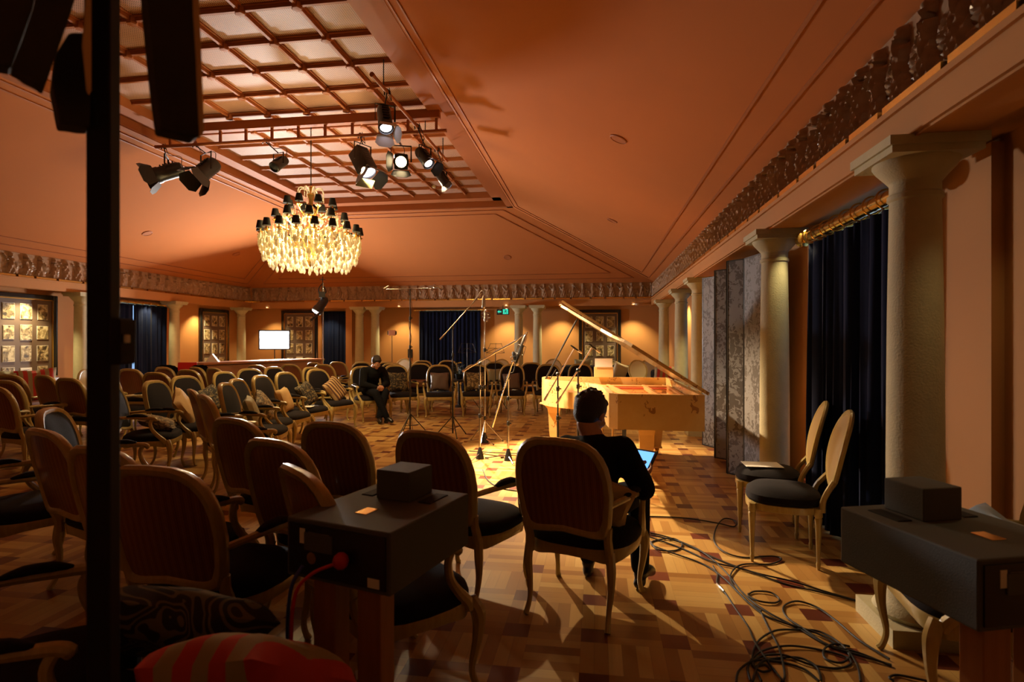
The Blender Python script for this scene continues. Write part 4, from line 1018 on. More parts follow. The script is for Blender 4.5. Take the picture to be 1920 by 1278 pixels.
for R, z, n, ph in tiers:
    for k in range(n):
        a = 2 * PI * (k + ph) / n; c_, s_ = math.cos(a), math.sin(a)
        bm = NB(); stube(bm, [(c_ * .05, s_ * .05, z - .1), (c_ * R * .4, s_ * R * .4, z - .20), (c_ * R * .8, s_ * R * .8, z - .14), (c_ * R, s_ * R, z - .08)], [.012, .01, .01, .009], 4, 6)
        lathe(bm, [(.01, -.08), (.045, -.055), (.05, -.05), (.012, -.055), (.010, .02)], 10, (c_ * R, s_ * R, z)); arm = obj('arm', bm, M['gold'], t, smooth=True)
        if sh_me is None:
            bm = NB(); lathe(bm, [(.064, .0), (.042, .115), (.040, .115), (.062, .0)], 18); s1 = obj('lamp_shade', bm, M['blackm'], arm, smooth=True); sh_me = s1.data
            bm = NB(); lathe(bm, [(.001, .01), (.013, .02), (.015, .04), (.001, .075)], 8); b1 = obj('bulb', bm, M['bulb'], arm, smooth=True); bu_me = b1.data
        else:
            s1 = bpy.data.objects.new('lamp_shade', sh_me); b1 = bpy.data.objects.new('bulb', bu_me)
            for q in (s1, b1): sc.collection.objects.link(q); q.parent = arm
        s1.location = (c_ * R, s_ * R, z + .0); b1.location = (c_ * R, s_ * R, z + .0)
def drop(bm, p, s=1.0):
    lathe(bm, [(.001, .03 * s), (.006 * s, .022 * s), (.001, .014 * s)], 5, p)
    lathe(bm, [(.001, .012 * s), (.012 * s, -.012 * s), (.017 * s, -.032 * s), (.010 * s, -.052 * s), (.001, -.06 * s)], 6, p)
def strand(bm, p, n):
    for i in range(n): lathe(bm, [(.001, .012), (.010, 0), (.001, -.012)], 6, Vector(p) - Vector((0, 0, .024 * i)))
# the 96 outer drops as parts, the rest of the glass as one mass
for k in range(96):
    a = 2 * PI * k / 96; row = k % 3; R = (.74, .69, .60)[row]; z = (3.0, 2.84, 2.72)[row] + .03 * math.sin(k * 1.7)
    bm = NB(); drop(bm, (R * math.cos(a), R * math.sin(a), z), 1.7); obj('crystal_drop', bm, M['crystal'], t)
bm = NB()
for R, z, n in ((.75, 3.08, 80), (.72, 2.98, 74), (.70, 2.90, 70), (.62, 2.84, 60), (.52, 2.78, 44), (.42, 2.74, 34), (.68, 3.12, 50), (.56, 3.2, 50), (.3, 2.72, 24), (.18, 2.7, 12), (.4, 3.45, 24), (.28, 3.3, 22)):
    for k in range(n): a = 2 * PI * (k + .3 * R) / n; drop(bm, (R * math.cos(a), R * math.sin(a), z + .05 * math.sin(k * 2.3)), 1.5)
for R, z, n, m_ in ((.73, 3.12, 54, 7), (.62, 3.1, 40, 10), (.5, 3.05, 24, 10), (.36, 3.0, 18, 12), (.5, 3.34, 18, 5), (.33, 3.55, 12, 5)):
    for k in range(n): a = 2 * PI * (k + .5) / n; strand(bm, (R * math.cos(a), R * math.sin(a), z), m_)
for k in range(8):
    a = 2 * PI * k / 8; c_, s_ = math.cos(a), math.sin(a); stube(bm, [(0, 0, 3.74), (c_ * .08, s_ * .08, 3.88), (c_ * .17, s_ * .17, 3.90), (c_ * .2, s_ * .2, 3.84)], [.01, .009, .009, .012], 4, 6); strand(bm, (c_ * .2, s_ * .2, 3.83), 6)
o = obj('crystal_mass', bm, M['crystal'], t); o['kind'] = 'stuff'
# ================================================================ TRUSS AND THEATRE LIGHTS
TZ = 4.55
t = thing('lighting_truss', 'red-brown ladder truss across the coffered ceiling carrying the spotlights', 'truss', (0, 0, 0))
bm = NB(); box(bm, (-4.5, 7.97, 4.80), (4.5, .10, .13)); obj('top_beam', bm, M['trimp'], t)
bm = NB(); tube(bm, [(-6.86, 7.97, TZ), (-2.15, 7.97, TZ)], .027, 12); obj('lower_pipe', bm, M['trimp'], t, smooth=True)
for k in range(11): bm = NB(); box(bm, (-6.6 + k * .43, 7.97, 4.655), (.035, .03, .2)); obj('rung', bm, M['trimp'], t)
bm = NB(); tube(bm, [(-2.59, 6.3, TZ + .06), (-2.55, 9.5, TZ + .06)], .024, 12); lathe(bm, [(.03, -.02), (.03, .02)], 12, (-2.59, 6.3, TZ + .06), Matrix.Rotation(PI / 2, 4, 'X')); obj('side_pipe', bm, M['trimp'], t, smooth=True)
for y in (6.6, 8.3, 9.3): bm = NB(); tube(bm, [(-2.57, y, TZ + .06), (-2.57, y, ZC + .1)], .008, 6); obj('drop_rod', bm, M['black'], t)
def fresnel(label, clamp, c, aim, L=.30, R=.105, round_=True, doors=(1, 1, 1, 1), lens='blackm', dm=None, spread=.5):
    c = Vector(c); clamp = Vector(clamp); t = thing('theatre_light', label, 'spotlight', c, 0, 'theatre lights on the truss')
    d = (Vector(aim) - c).normalized(); Q = d.to_track_quat('Z', 'X' if abs(d.z) > .9 else 'Y').to_matrix()
    # make the local x axis horizontal
    x = Vector((0, 0, 1)).cross(d); x = x.normalized() if x.length > 1e-3 else Vector((1, 0, 0)); y = d.cross(x); Q = Matrix((x, y, d)).transposed(); Q4 = Q.to_4x4()
    bm = NB()
    if round_: lathe(bm, [(R * .35, -L * .62), (R * .75, -L * .56), (R * .9, -L * .42), (R * .92, L * .2), (R, L * .24), (R, L * .36), (R * .86, L * .38), (R * .86, L * .30)], 20, (0, 0, 0), Q4)
    else:
        bbox(bm, (0, 0, 0), (R * 1.7, R * 1.9, L), Q, bev=.02); lathe(bm, [(R * .95, L * .3), (R * .95, L * .6), (R * .85, L * .6), (R * .85, L * .52)], 20, (0, 0, 0), Q4)
    for k in range(5): box(bm, Q @ Vector((0, R * .93, -L * .35 + k * L * .11)), (R * .9, R * .12, L * .05), Q)
    obj('housing', bm, M['black'], t, smooth=True)
    zf = L * (.36 if round_ else .6)
    bm = NB(); lathe(bm, [(.001, zf - .005), (R * .5, zf - .012), (R * .85, zf - .03)], 20, (0, 0, 0), Q4); obj('lens', bm, M[lens], t, smooth=True)
    for k, on in enumerate(doors):
        if not on: continue
        a = k * PI / 2; Rz = Matrix.Rotation(a, 3, 'Z'); ang = spread
        w0, w1, ln = R * .95, R * 1.25, R * 1.55
        bm = NB(); pts = [Vector((-w0, R, zf)), Vector((w0, R, zf)), Vector((w1, R + ln * math.sin(ang) * .7, zf + ln * math.cos(ang) * .7)), Vector((w1 * .55, R + ln * math.sin(ang), zf + ln * math.cos(ang))), Vector((-w1 * .55, R + ln * math.sin(ang), zf + ln * math.cos(ang))), Vector((-w1, R + ln * math.sin(ang) * .7, zf + ln * math.cos(ang) * .7))]
        nn = Vector((0, math.cos(ang), -math.sin(ang))) * .004
        A_ = [bm.verts.new(Q @ (Rz @ p)) for p in pts]; B2 = [bm.verts.new(Q @ (Rz @ (p + nn))) for p in pts]; bm.faces.new(A_); bm.faces.new(B2)
        for i in range(6): bm.faces.new((A_[i], A_[(i + 1) % 6], B2[(i + 1) % 6], B2[i]))
        obj('barn_door', bm, M[dm or 'black'], t)
    # yoke and clamp
    top = clamp - c; bm = NB(); s = R * 1.25; yz = min(R * 2.0, top.z - .06); hx = x
    pts = [hx * s, hx * s + Vector((0, 0, yz)), -hx * s + Vector((0, 0, yz)), -hx * s]
    tube(bm, pts, .008, 6, squash=(1.6, .7)); obj('yoke', bm, M['black'], t)
    bm = NB(); tube(bm, [Vector((0, 0, yz)), top], .009, 6); tube(bm, [top + Vector((-.03, 0, -.04)), top + Vector((-.035, 0, .01)), top + Vector((0, 0, .035)), top + Vector((.035, 0, .01)), top + Vector((.03, 0, -.04))], .010, 6); obj('clamp', bm, M['black'], t)
    bm = NB(); stube(bm, [Q @ Vector((0, 0, -L * .5)), Q @ Vector((.05, .06, -L * .6)) + Vector((0, 0, .1)), top * .7 + Vector((.06, .02, 0)), top + Vector((.03, 0, .05))], [.005] * 4, 6, 5); obj('power_cord', bm, M['rubber'], t)
    return t
T2 = TZ + .06
fresnel('black theatre light with open barn doors at the left end of the truss', (-6.72, 7.97, TZ), P(312, 324, 8.85), P(200, 356, 8.55), .42, .128)
fresnel('black theatre light with open barn doors, second from the left end of the truss', (-6.18, 7.97, TZ), P(386, 320, 8.75), P(345, 352, 8.5), .38, .135)
fresnel('small black theatre light tilted down, near the middle of the truss', (-5.0, 7.97, TZ), P(522, 308, 8.55), P(498, 324, 8.35), .30, .085, doors=(0, 0, 0, 0))
fresnel('big black theatre light with a yellow gel flap on the right half of the truss', (-3.47, 7.97, TZ), P(680, 302, 8.35), P(704, 350, 8.2), .40, .125, False, lens='lensw', doors=(1, 1, 0, 1))
fresnel('black theatre light pointing straight down, hung highest at the near end of the side pipe', (-2.585, 6.75, T2), P(722, 226, 6.9), P(727, 262, 6.75), .40, .095, lens='lensw', dm='litdoor', doors=(1, 0, 1, 1))
fresnel('lit theatre light shining toward the camera from the truss', (-2.95, 7.97, TZ), P(752, 303, 8.2), P(752, 306, 7.2), .26, .115, False, lens='lens', doors=(0, 1, 1, 0))
fresnel('black theatre light beside the lit lamp, tilted toward the stage', (-2.57, 7.9, T2), P(797, 298, 8.05), P(812, 318, 7.95), .34, .09, lens='lensw', doors=(1, 0, 0, 1))
fresnel('small black theatre light at the far end of the side pipe', (-2.56, 8.9, T2), P(832, 338, 8.9), P(848, 362, 8.85), .34, .08, lens='lensw', doors=(0, 1, 0, 0))
bm = NB(); q = P(700, 348, 8.1); prism(bm, [(-.13, -.06), (.10, -.10), (.14, .05), (-.08, .1)], -.002, .002, Matrix.Translation(P(684, 343, 8.18)) @ Matrix.Rotation(TH + .2, 4, 'Z') @ Matrix.Rotation(1.1, 4, 'X')); 
t_ = bpy.data.objects.get('theatre_light.003'); o = obj('colour_gel', bm, M['yellowgel']); o.location = -t_.location; o.parent = t_; o['label'] = 'yellow gel flap'
# ================================================================ LED PANEL on its stand
t = thing('led_panel', 'blindingly bright white LED panel on a stand behind the bar', 'light panel', (0, 0, 0))
aim = (Vector((-1.5, -1.0, 1.6)) - LEDP).normalized(); ang = math.atan2(aim.y, aim.x) + PI / 2
bm = NB(); bbox(bm, LEDP - Vector((aim.x, aim.y, 0)) * .03, (.78, .06, .52), ang, bev=.01); obj('housing', bm, M['black'], t)
bm = NB(); box(bm, LEDP + Vector((aim.x, aim.y, 0)) * .005, (.70, .012, .45), ang); obj('led_face', bm, M['led'], t)
bm = NB(); b0 = Vector((LEDP.x, LEDP.y, 0)) - Vector((aim.x, aim.y, 0)) * .03; tube(bm, [b0 + Vector((0, 0, .35)), b0 + Vector((0, 0, LEDP.z - .25))], .014, 8)
obj('pole', bm, M['black'], t)
for k in range(3): a = k * 2 * PI / 3; bm = NB(); tube(bm, [b0 + Vector((0, 0, .75)), b0 + Vector((.4 * math.cos(a), .4 * math.sin(a), 0.01))], .01, 6); obj('leg', bm, M['black'], t)
# ================================================================ MICROPHONE STANDS
def tripod(t, b, R=.28, hub=.32, ph=0, m='chrome'):
    for k in range(3):
        a = ph + k * 2 * PI / 3; bm = NB(); f = b + Vector((R * math.cos(a), R * math.sin(a), .012))
        tube(bm, [b + Vector((0, 0, hub)), f], .008, 6); tube(bm, [b + Vector((0, 0, .12)), b.lerp(f, .5) + Vector((0, 0, hub * .5 - .02))], .005, 5)
        lg = obj('leg', bm, M[m], t); bm = NB(); ball(bm, f, .014, 1); obj('rubber_foot', bm, M['black'], lg)
def cone_base(t, b, ph=0):
    bm = NB(); lathe(bm, [(.055, 0), (.05, .03), (.022, .13), (.015, .15)], 14, b); obj('hub', bm, M['black'], t, smooth=True)
    for k in range(3):
        a = ph + k * 2 * PI / 3; bm = NB(); f = b + Vector((.30 * math.cos(a), .30 * math.sin(a), .012)); tube(bm, [b + Vector((0, 0, .07)), f], .008, 6); tube(bm, [f - (f - b) * .12, f + (f - b) * .03], .013, 6); obj('leg', bm, M['chrome'], t)
def mic_stand(label, base, h, m='chrome', base_kind='tripod', ph=.4, boom=None, collars=(.45, .75), group=None):
    t = thing('microphone_stand', label, 'microphone stand', (0, 0, 0), 0, group); b = Vector(base)
    bm = NB(); tube(bm, [b + Vector((0, 0, .05)), b + Vector((0, 0, h * .6))], .013, 10); tube(bm, [b + Vector((0, 0, h * .6)), b + Vector((0, 0, h))], .009, 10); obj('pole', bm, M[m], t, smooth=True)
    for c in collars: bm = NB(); lathe(bm, [(.014, -.03), (.02, -.02), (.02, .02), (.014, .03)], 12, b + Vector((0, 0, h * c))); box(bm, b + Vector((.025, 0, h * c)), (.03, .012, .014)); obj('collar', bm, M['black'], t)
    if base_kind == 'tripod': tripod(t, b, ph=ph, m=m)
    else: cone_base(t, b, ph)
    if boom:
        lo_, hi_ = boom; bm = NB(); tube(bm, [lo_, hi_], .0085, 8); tube(bm, [lo_, Vector(lo_).lerp(Vector(hi_), .12)], .013, 8); o = obj('boom_arm', bm, M['chrome'], t, smooth=True)
        bm = NB(); ball(bm, b + Vector((0, 0, h)), .026, 2, (1, 1, .9)); obj('boom_clutch', bm, M['black'], t, smooth=True)
    return t
def micro(label, p, d, L=.2, r=.024, shock=True, m='black', group='stage microphones'):
    t = thing('microphone', label, 'microphone', p, 0, group); d = Vector(d).normalized(); Q = d.to_track_quat('Z', 'Y').to_matrix().to_4x4()
    bm = NB(); lathe(bm, [(.001, -L / 2), (r * .5, -L / 2), (r * .8, -L * .42), (r, -L * .3), (r, L * .15)], 16, (0, 0, 0), Q); obj('mic_body', bm, M[m], t, smooth=True)
    bm = NB(); lathe(bm, [(r, L * .15), (r * 1.08, L * .2), (r * 1.08, L * .42), (r * .7, L * .5), (.001, L * .51)], 16, (0, 0, 0), Q); obj('grille', bm, M['steel'], t, smooth=True)
    if shock:
        bm = NB(); R = r * 2.1
        for z in (-L * .18, L * .12): tube(bm, [Q @ Vector((R * math.cos(k * PI / 8), R * math.sin(k * PI / 8), z)) for k in range(17)], .004, 6, cap=False)
        for k in range(4): a = k * PI / 2; tube(bm, [Q @ Vector((R * math.cos(a), R * math.sin(a), -L * .18)), Q @ Vector((R * math.cos(a), R * math.sin(a), L * .12))], .003, 5)
        obj('shock_mount', bm, M['black'], t)
    return t
def cable(name, label, pts, r=.0045, m='rubber', n=8, cat='cable', group=None, noise=0):
    bm = NB(); tube(bm, spline([Vector(p) for p in pts], n), r, 6); return tag(obj(name, bm, M[m], smooth=True), label, cat, group)
# tall stereo-bar stand
b = PX(769, 9.2); t = mic_stand('tallest black microphone stand with a stereo bar on top, left of the group', b, 2.34, 'black', 'tripod', .2, collars=(.35, .6, .8))
bm = NB(); e = P(724, 542, 9.3); f = P(820, 540, 9.1); tube(bm, [e, f], .008, 8); obj('stereo_bar', bm, M['steel'], t)
micro('small microphone on the left end of the stereo bar', e + Vector((0, 0, .03)), (-.7, .3, -.3), .13, .011, False, 'steel'); micro('small microphone on the right end of the stereo bar', f + Vector((0, 0, .03)), (.7, .3, -.3), .13, .011, False, 'steel')
q = [P(748, 543, 9.25), P(765, 548, 9.2), P(772, 570, 9.18)] + [b + Vector((.02 * math.cos(k * 1.6), .02 * math.sin(k * 1.6), 2.0 - k * .11)) for k in range(17)] + [b + Vector((.1, -.1, .02)), b + Vector((.35, -.3, .008))]
cable('microphone_cable', 'pale cable winding down the tallest stand', q, .005, 'c_grey', 5, group='microphone cables')
# boom stand left
b = PX(849, 8.9); z_ = EYE - (614 - HOR) / FPX * 8.9
t = mic_stand('black boom stand left of the clustered stands, its boom rising to the right', b, z_, 'black', 'tripod', 1.0, (P(825, 636, 8.95), P(902, 551, 8.75)))
cable('microphone_cable', 'thin cable looping over the tip of the tallest boom', [P(880, 577, 8.82), P(897, 552, 8.75), P(904, 545, 8.72), P(909, 552, 8.7), P(909, 566, 8.7)], .005, 'steel', 6, group='microphone cables')
micro('long silver microphone hanging from the highest boom tip', P(907, 566, 8.7), (0, 0, -1), .2, .026, False, 'steel')
micro('round studio microphone in a shock mount below the highest boom tip', P(911, 592, 8.7), (.1, -.3, -1), .2, .030, True, 'steel')
# cluster
b = PX(909, 8.35); t = mic_stand('chrome stand rising vertically in the middle of the cluster, with the largest tripod', b, EYE - (598 - HOR) / FPX * 8.35, 'chrome', 'tripod', .5, collars=(.2, .45, .75)); cone_base(t, b, 1.2)
b = PX(900, 7.2); t = mic_stand('chrome boom stand in the cluster carrying the long low boom', b, EYE - (681 - HOR) / FPX * 7.2, 'chrome', 'cone', .3, (P(867, 696, 7.35), P(969, 638, 7.0)))
bm = NB(); tube(bm, [P(969, 638, 7.0), P(989, 622, 6.95)], .006, 8); tube(bm, [P(989, 622, 6.95), P(983, 640, 6.95)], .005, 8); tube(bm, [P(925, 662, 7.12), P(969, 638, 7.0)], .012, 8); obj('boom_extension', bm, M['chrome'], t)
micro('long black microphone hanging in its shock mount from the low boom', P(977, 654, 6.97), P(977, 654, 6.97) - P(969, 678, 6.97), .36, .024, True)
b = PX(953, 7.1); t = mic_stand('chrome boom stand nearest to the camera, right of the cluster', b, EYE - (708 - HOR) / FPX * 7.1, 'chrome', 'cone', .9, (P(923, 800, 7.15), P(963, 672, 7.0)))
micro('black microphone clamped at the top of the nearest boom stand', P(966, 672, 7.0), (.3, 0, -1), .18, .024, True)
cable('microphone_cable', 'looped cable between the nearest boom stand and its microphone', [P(966, 682, 7.0), P(962, 697, 7.0), P(954, 700, 7.05), P(951, 715, 7.08), P(954, 760, 7.1), P(951, 830, 7.1)], .005, 'rubber', 6, group='microphone cables')
# piano microphones
for (px, d, py, lo_, hi_, c0, c1, lab, lm) in [(1046, 6.5, 701, (1020, 751), (1077, 654), (1070, 647), (1091, 662), 'left boom stand reaching over the open piano', 'small pencil microphone on the left piano boom'),
        (1084, 6.25, 694, (1043, 757), (1110, 652), (1105, 645), (1124, 660), 'right boom stand reaching over the open piano', 'small pencil microphone on the right piano boom')]:
    b = PX(px, d); mic_stand(lab, b, EYE - (py - HOR) / FPX * d, 'black', 'tripod', .9, (P(*lo_, d - .1), P(*hi_, d + .35)), collars=(.55, .85), group=None)
    p = (P(*c0, d + .35) + P(*c1, d + .35)) / 2; micro(lm, p, P(*c1, d + .35) - P(*c0, d + .35), .17, .011, False, 'black')
# wire music stands
for i, (px, d, lab) in enumerate([(876, 12.6, 'wire music stand left of the clustered microphone stands'), (929, 12.4, 'wire music stand right of the clustered microphone stands')]):
    b = PX(px, d); t = thing('music_stand', lab, 'music stand', b, TH + (-.15 if i else .1), 'wire music stands'); z0 = 1.24
    bm = NB(); 
    for a_, c_ in (((-.2, 0, z0), (.2, 0, z0)), ((-.17, .03, z0 + .1), (.17, .03, z0 + .1)), ((-.13, .06, z0 + .2), (.13, .06, z0 + .2)), ((-.2, 0, z0), (-.12, .06, z0 + .21)), ((.2, 0, z0), (.12, .06, z0 + .21)), ((0, 0, z0), (0, .06, z0 + .21)), ((-.2, 0, z0), (0, .03, z0 + .1)), ((.2, 0, z0), (0, .03, z0 + .1))): tube(bm, [a_, c_], .005, 5)
    obj('desk', bm, M['black'], t); bm = NB(); tube(bm, [(0, 0, .3), (0, 0, z0)], .009, 8); obj('pole', bm, M['black'], t); 
    for k in range(3): a = k * 2 * PI / 3; bm = NB(); tube(bm, [(0, 0, .4), (.26 * math.cos(a), .26 * math.sin(a), .01)], .007, 6); obj('leg', bm, M['black'], t)
# small panel on a light stand, black wall box
b = PX(735, 15.3); t = thing('light_stand', 'thin stand with a small reddish panel beside the pair of back columns', 'stand', b, TH)
bm = NB(); tube(bm, [(0, 0, .3), (0, 0, 1.64)], .009, 6); obj('pole', bm, M['black'], t)
for k in range(3): a = k * 2 * PI / 3; bm = NB(); tube(bm, [(0, 0, .5), (.3 * math.cos(a), .3 * math.sin(a), .01)], .008, 6); obj('leg', bm, M['black'], t)
bm = NB(); bbox(bm, (0, 0, 1.72), (.19, .03, .15), bev=.01); obj('panel_head', bm, M['trimp'], t); bm = NB(); box(bm, (0, .012, 1.72), (.25, .01, .1)); obj('bracket', bm, M['black'], t)
p = P(758, 663, 16.6); bm = NB(); bbox(bm, (p.x, WB - .02, p.z), (.14, .04, .26), bev=.006); 
for k in range(3): box(bm, (p.x + .02 * (k - 1), WB - .043, p.z - .06 + .06 * k), (.02, .01, .03))
tag(obj('wall_box', bm, M['black']), 'small black control box on the back wall left of the curtain', 'control panel')
# far lamp on a tall silver stand at the right end of the bar
b = PX(606, 14.0); t = thing('light_stand', 'tall thin silver stand at the bar end carrying a dark lamp and clamps', 'stand', (0, 0, 0))
bm = NB(); tube(bm, [b + Vector((0, 0, .4)), b + Vector((0, 0, 2.95))], .012, 8); obj('pole', bm, M['chrome'], t, smooth=True)
for k in range(3): a = k * 2 * PI / 3; bm = NB(); tube(bm, [b + Vector((0, 0, .7)), b + Vector((.35 * math.cos(a), .35 * math.sin(a), .01))], .01, 6); obj('leg', bm, M['chrome'], t)
top = P(604, 560, 14.0); bm = NB(); d = (P(588, 596, 13.8) - P(608, 566, 14)).normalized(); Q = d.to_track_quat('Z', 'Y').to_matrix().to_4x4()
lathe(bm, [(.05, -.24), (.10, -.18), (.11, .05), (.13, .1), (.13, .2), (.11, .22)], 16, P(602, 572, 14), Q)
obj('lamp_head', bm, M['black'], t, smooth=True)
bm = NB(); p = P(590, 597, 13.85); tube(bm, [p + Vector((-.1, 0, -.04)), p + Vector((.17, 0, .16))], .03, 8); obj('counterweight_arm', bm, M['black'], t)
bm = NB(); tube(bm, [P(605, 518, 14), P(605, 545, 14)], .012, 6); tube(bm, [P(600, 524, 14), P(610, 524, 14)], .01, 6); stube(bm, [P(606, 530, 14), P(598, 540, 14), P(600, 552, 14), P(611, 548, 14), P(607, 536, 14)], [.014] * 5, 4, 6); box(bm, P(604, 552, 14), (.14, .1, .14), .4); obj('clamp_cluster', bm, M['black'], t)
# ================================================================ GREY BOXES ON WOODEN STANDS (near foreground)
def grey_box(label, slabel, lat, dep, a, mats=None):
    c = PX(960 + lat / dep * FPX, dep); rz = -(math.radians(a) - TH)
    W_, D_, H_ = .43, .51, .20; zt = .9
    t = thing('loudspeaker_unit', label, 'equipment box', c, rz)
    bm = NB(); bbox(bm, (0, 0, zt - H_ / 2), (W_, D_, H_), bev=.006); obj('case', bm, M['grey'], t)
    bm = NB(); bbox(bm, (0, .13, zt + .055), (.15, .16, .11), bev=.004); obj('top_cube', bm, M['grey'], t)
    for s in (-1, 1): bm = NB(); bbox(bm, (s * .13, .13, zt + .001), (.055, .13, .006), bev=.0028); obj('handle_slot', bm, M['blackm'], t)
    bm = NB(); bbox(bm, (0, -.10, zt + .001), (.05, .07, .003), bev=.001); obj('badge', bm, M['brass'], t)
    y = -D_ / 2 - .002; bm = NB(); box(bm, (0, y, zt - H_ / 2), (W_ - .03, .006, H_ - .03)); pn = obj('rear_panel', bm, M['screenblk'], t)
    bm = NB(); box(bm, (-.14, y - .003, zt - .055), (.022, .004, .05)); box(bm, (.155, y - .003, zt - .165), (.045, .004, .03)); obj('label_plate', bm, M['white'], pn)
    bm = NB()
    for k in range(4): box(bm, (-.07 + .0, y - .003, zt - .04 - .012 * k), (.09 - .015 * (k % 2), .002, .003))
    obj('printed_lines', bm, M['steel'], pn)
    bm = NB(); bbox(bm, (-.07, y - .004, zt - .07), (.12, .008, .06), bev=.002); obj('socket_plate', bm, M['grey'], pn)
    # wooden stand under it
    s = thing('wooden_stand', slabel, 'stand', c, rz)
    for sx in (-1, 1):
        bm = NB(); bbox(bm, (sx * .095, -.17, .36), (.095, .075, .66), bev=.004); obj('leg', bm, M['wood'], s)
    bm = NB(); bbox(bm, (0, -.15, .015), (.42, .34, .03), bev=.004); obj('foot_board', bm, M['wood'], s); bm = NB(); bbox(bm, (0, -.10, .69), (.32, .24, .02), bev=.003); obj('top_board', bm, M['wood'], s)
    return t, c, rz
t, c, rz = grey_box('grey equipment box with red and silver plugs, left of the seated man', 'wooden two-post stand carrying the left grey box', -.471, 2.084, 24.3)
F = Matrix.Translation(c) @ Matrix.Rotation(rz, 4, 'Z')
bm = NB(); lathe(bm, [(.008, -.06), (.012, -.055), (.012, -.02), (.02, -.018), (.02, 0)], 12, F @ Vector((-.10, -.262, .775)), (F.to_3x3() @ Matrix.Rotation(PI / 2, 3, 'X')).to_4x4()); tag(obj('silver_plug', bm, M['brass'], smooth=True), 'silver plug in the back panel of the left grey box', 'plug')
bm = NB(); ball(bm, F @ Vector((.05, -.29, .80)), .026, 2, (1, 1, 1.1)); lathe(bm, [(.02, -.05), (.02, 0)], 12, F @ Vector((.03, -.262, .795)), (F.to_3x3() @ Matrix.Rotation(PI / 2, 3, 'X')).to_4x4()); tag(obj('red_plug', bm, M['red'], smooth=True), 'red ball-shaped plug on the left grey box', 'plug')
cable('loudspeaker_cable', 'blue cable hanging from the silver plug of the left grey box', [F @ Vector(v) for v in ((-.10, -.30, .765), (-.115, -.335, .70), (-.125, -.34, .55), (-.11, -.34, .35), (-.13, -.36, .12), (-.2, -.42, .01), (-.5, -.5, .008))], .006, 'blue', group='cables of the left grey box')
cable('loudspeaker_cable', 'red cable hanging from the red plug of the left grey box', [F @ Vector(v) for v in ((.03, -.30, .79), (-.04, -.33, .755), (-.09, -.345, .68), (-.10, -.35, .5), (-.08, -.35, .3), (-.05, -.38, .1), (-.1, -.46, .01), (-.4, -.6, .008))], .006, 'red', group='cables of the left grey box')
t, c, rz = grey_box('grey equipment box at the lower right edge beside the near column', 'reddish wooden stand carrying the right grey box', 1.447, 1.837, -9.8)
# ================================================================ BLACK MAST WITH HEAVY BOARDS (very near, upper left)
MD = 1.12; b = PX(194, MD)
t = thing('black_mast', 'thick black mast standing close on the left with dark boards clamped at its top', 'mast', (0, 0, 0))
bm = NB(); bbox(bm, b + Vector((0, 0, 1.25)), (.043, .043, 2.5), TH + .18, bev=.004); obj('pole', bm, M['blackm'], t)
for k in range(3): a = k * 2 * PI / 3 + 1.0; bm = NB(); tube(bm, [b + Vector((0, 0, .25)), b + Vector((.4 * math.cos(a), .4 * math.sin(a), .02))], .02, 8); obj('leg', bm, M['blackm'], t)
bm = NB(); tube(bm, [P(-40, -90, MD - .05), P(420, -90, MD - .05)], .018, 10); obj('crossbar', bm, M['blackm'], t)
def board(pts, d, th, m='planks', name='board'):
    bm = NB(); f = [P(x, y, d) for x, y in pts]; g = [v + Vector((-sn - cs * .95, cs - sn * .95, 0)) * th for v in f]
    A = [bm.verts.new(v) for v in f]; B2 = [bm.verts.new(v) for v in g]; bm.faces.new(A); bm.faces.new(B2)
    n = len(A)
    for i in range(n): bm.faces.new((A[i], A[(i + 1) % n], B2[(i + 1) % n], B2[i]))
    bmesh.ops.bevel(bm, geom=bm.edges[:], offset=.003, segments=1, affect='EDGES'); return obj(name, bm, M[m], t)
board([(268, -110), (358, -110), (362, 0), (376, 250), (372, 258), (302, 243), (292, 160), (276, 0)], 1.0, .035)
board([(362, -110), (372, -110), (376, 60), (384, 245), (378, 256), (372, 120), (366, 20)], .99, .02, 'litwood', 'lit_timber_batten')  # camera-facing strip, painted bright in place of the board's lit side
board([(90, -110), (175, -110), (130, 30), (82, 165), (48, 140), (20, 128), (64, 20)], 1.0, .03)
board([(10, -110), (88, -110), (60, 20), (20, 128), (-60, 110), (-30, 0)], 1.04, .03)
board([(130, 60), (170, 60), (170, 238), (150, 236), (112, 232), (98, 160), (105, 100)], 1.09, .04)
board([(160, -60), (172, -60), (172, 172), (166, 165), (157, 75), (164, 30)], 1.0, .02, 'litwood', 'lit_timber_batten')
bm = NB(); bbox(bm, P(230, 640, MD), (.022, .05, .09), TH, bev=.004); obj('clamp_knob', bm, M['blackm'], t); bm = NB(); bbox(bm, P(238, 635, MD - .01), (.007, .012, .016), TH, bev=.002); obj('white_tab', bm, M['white'], t)
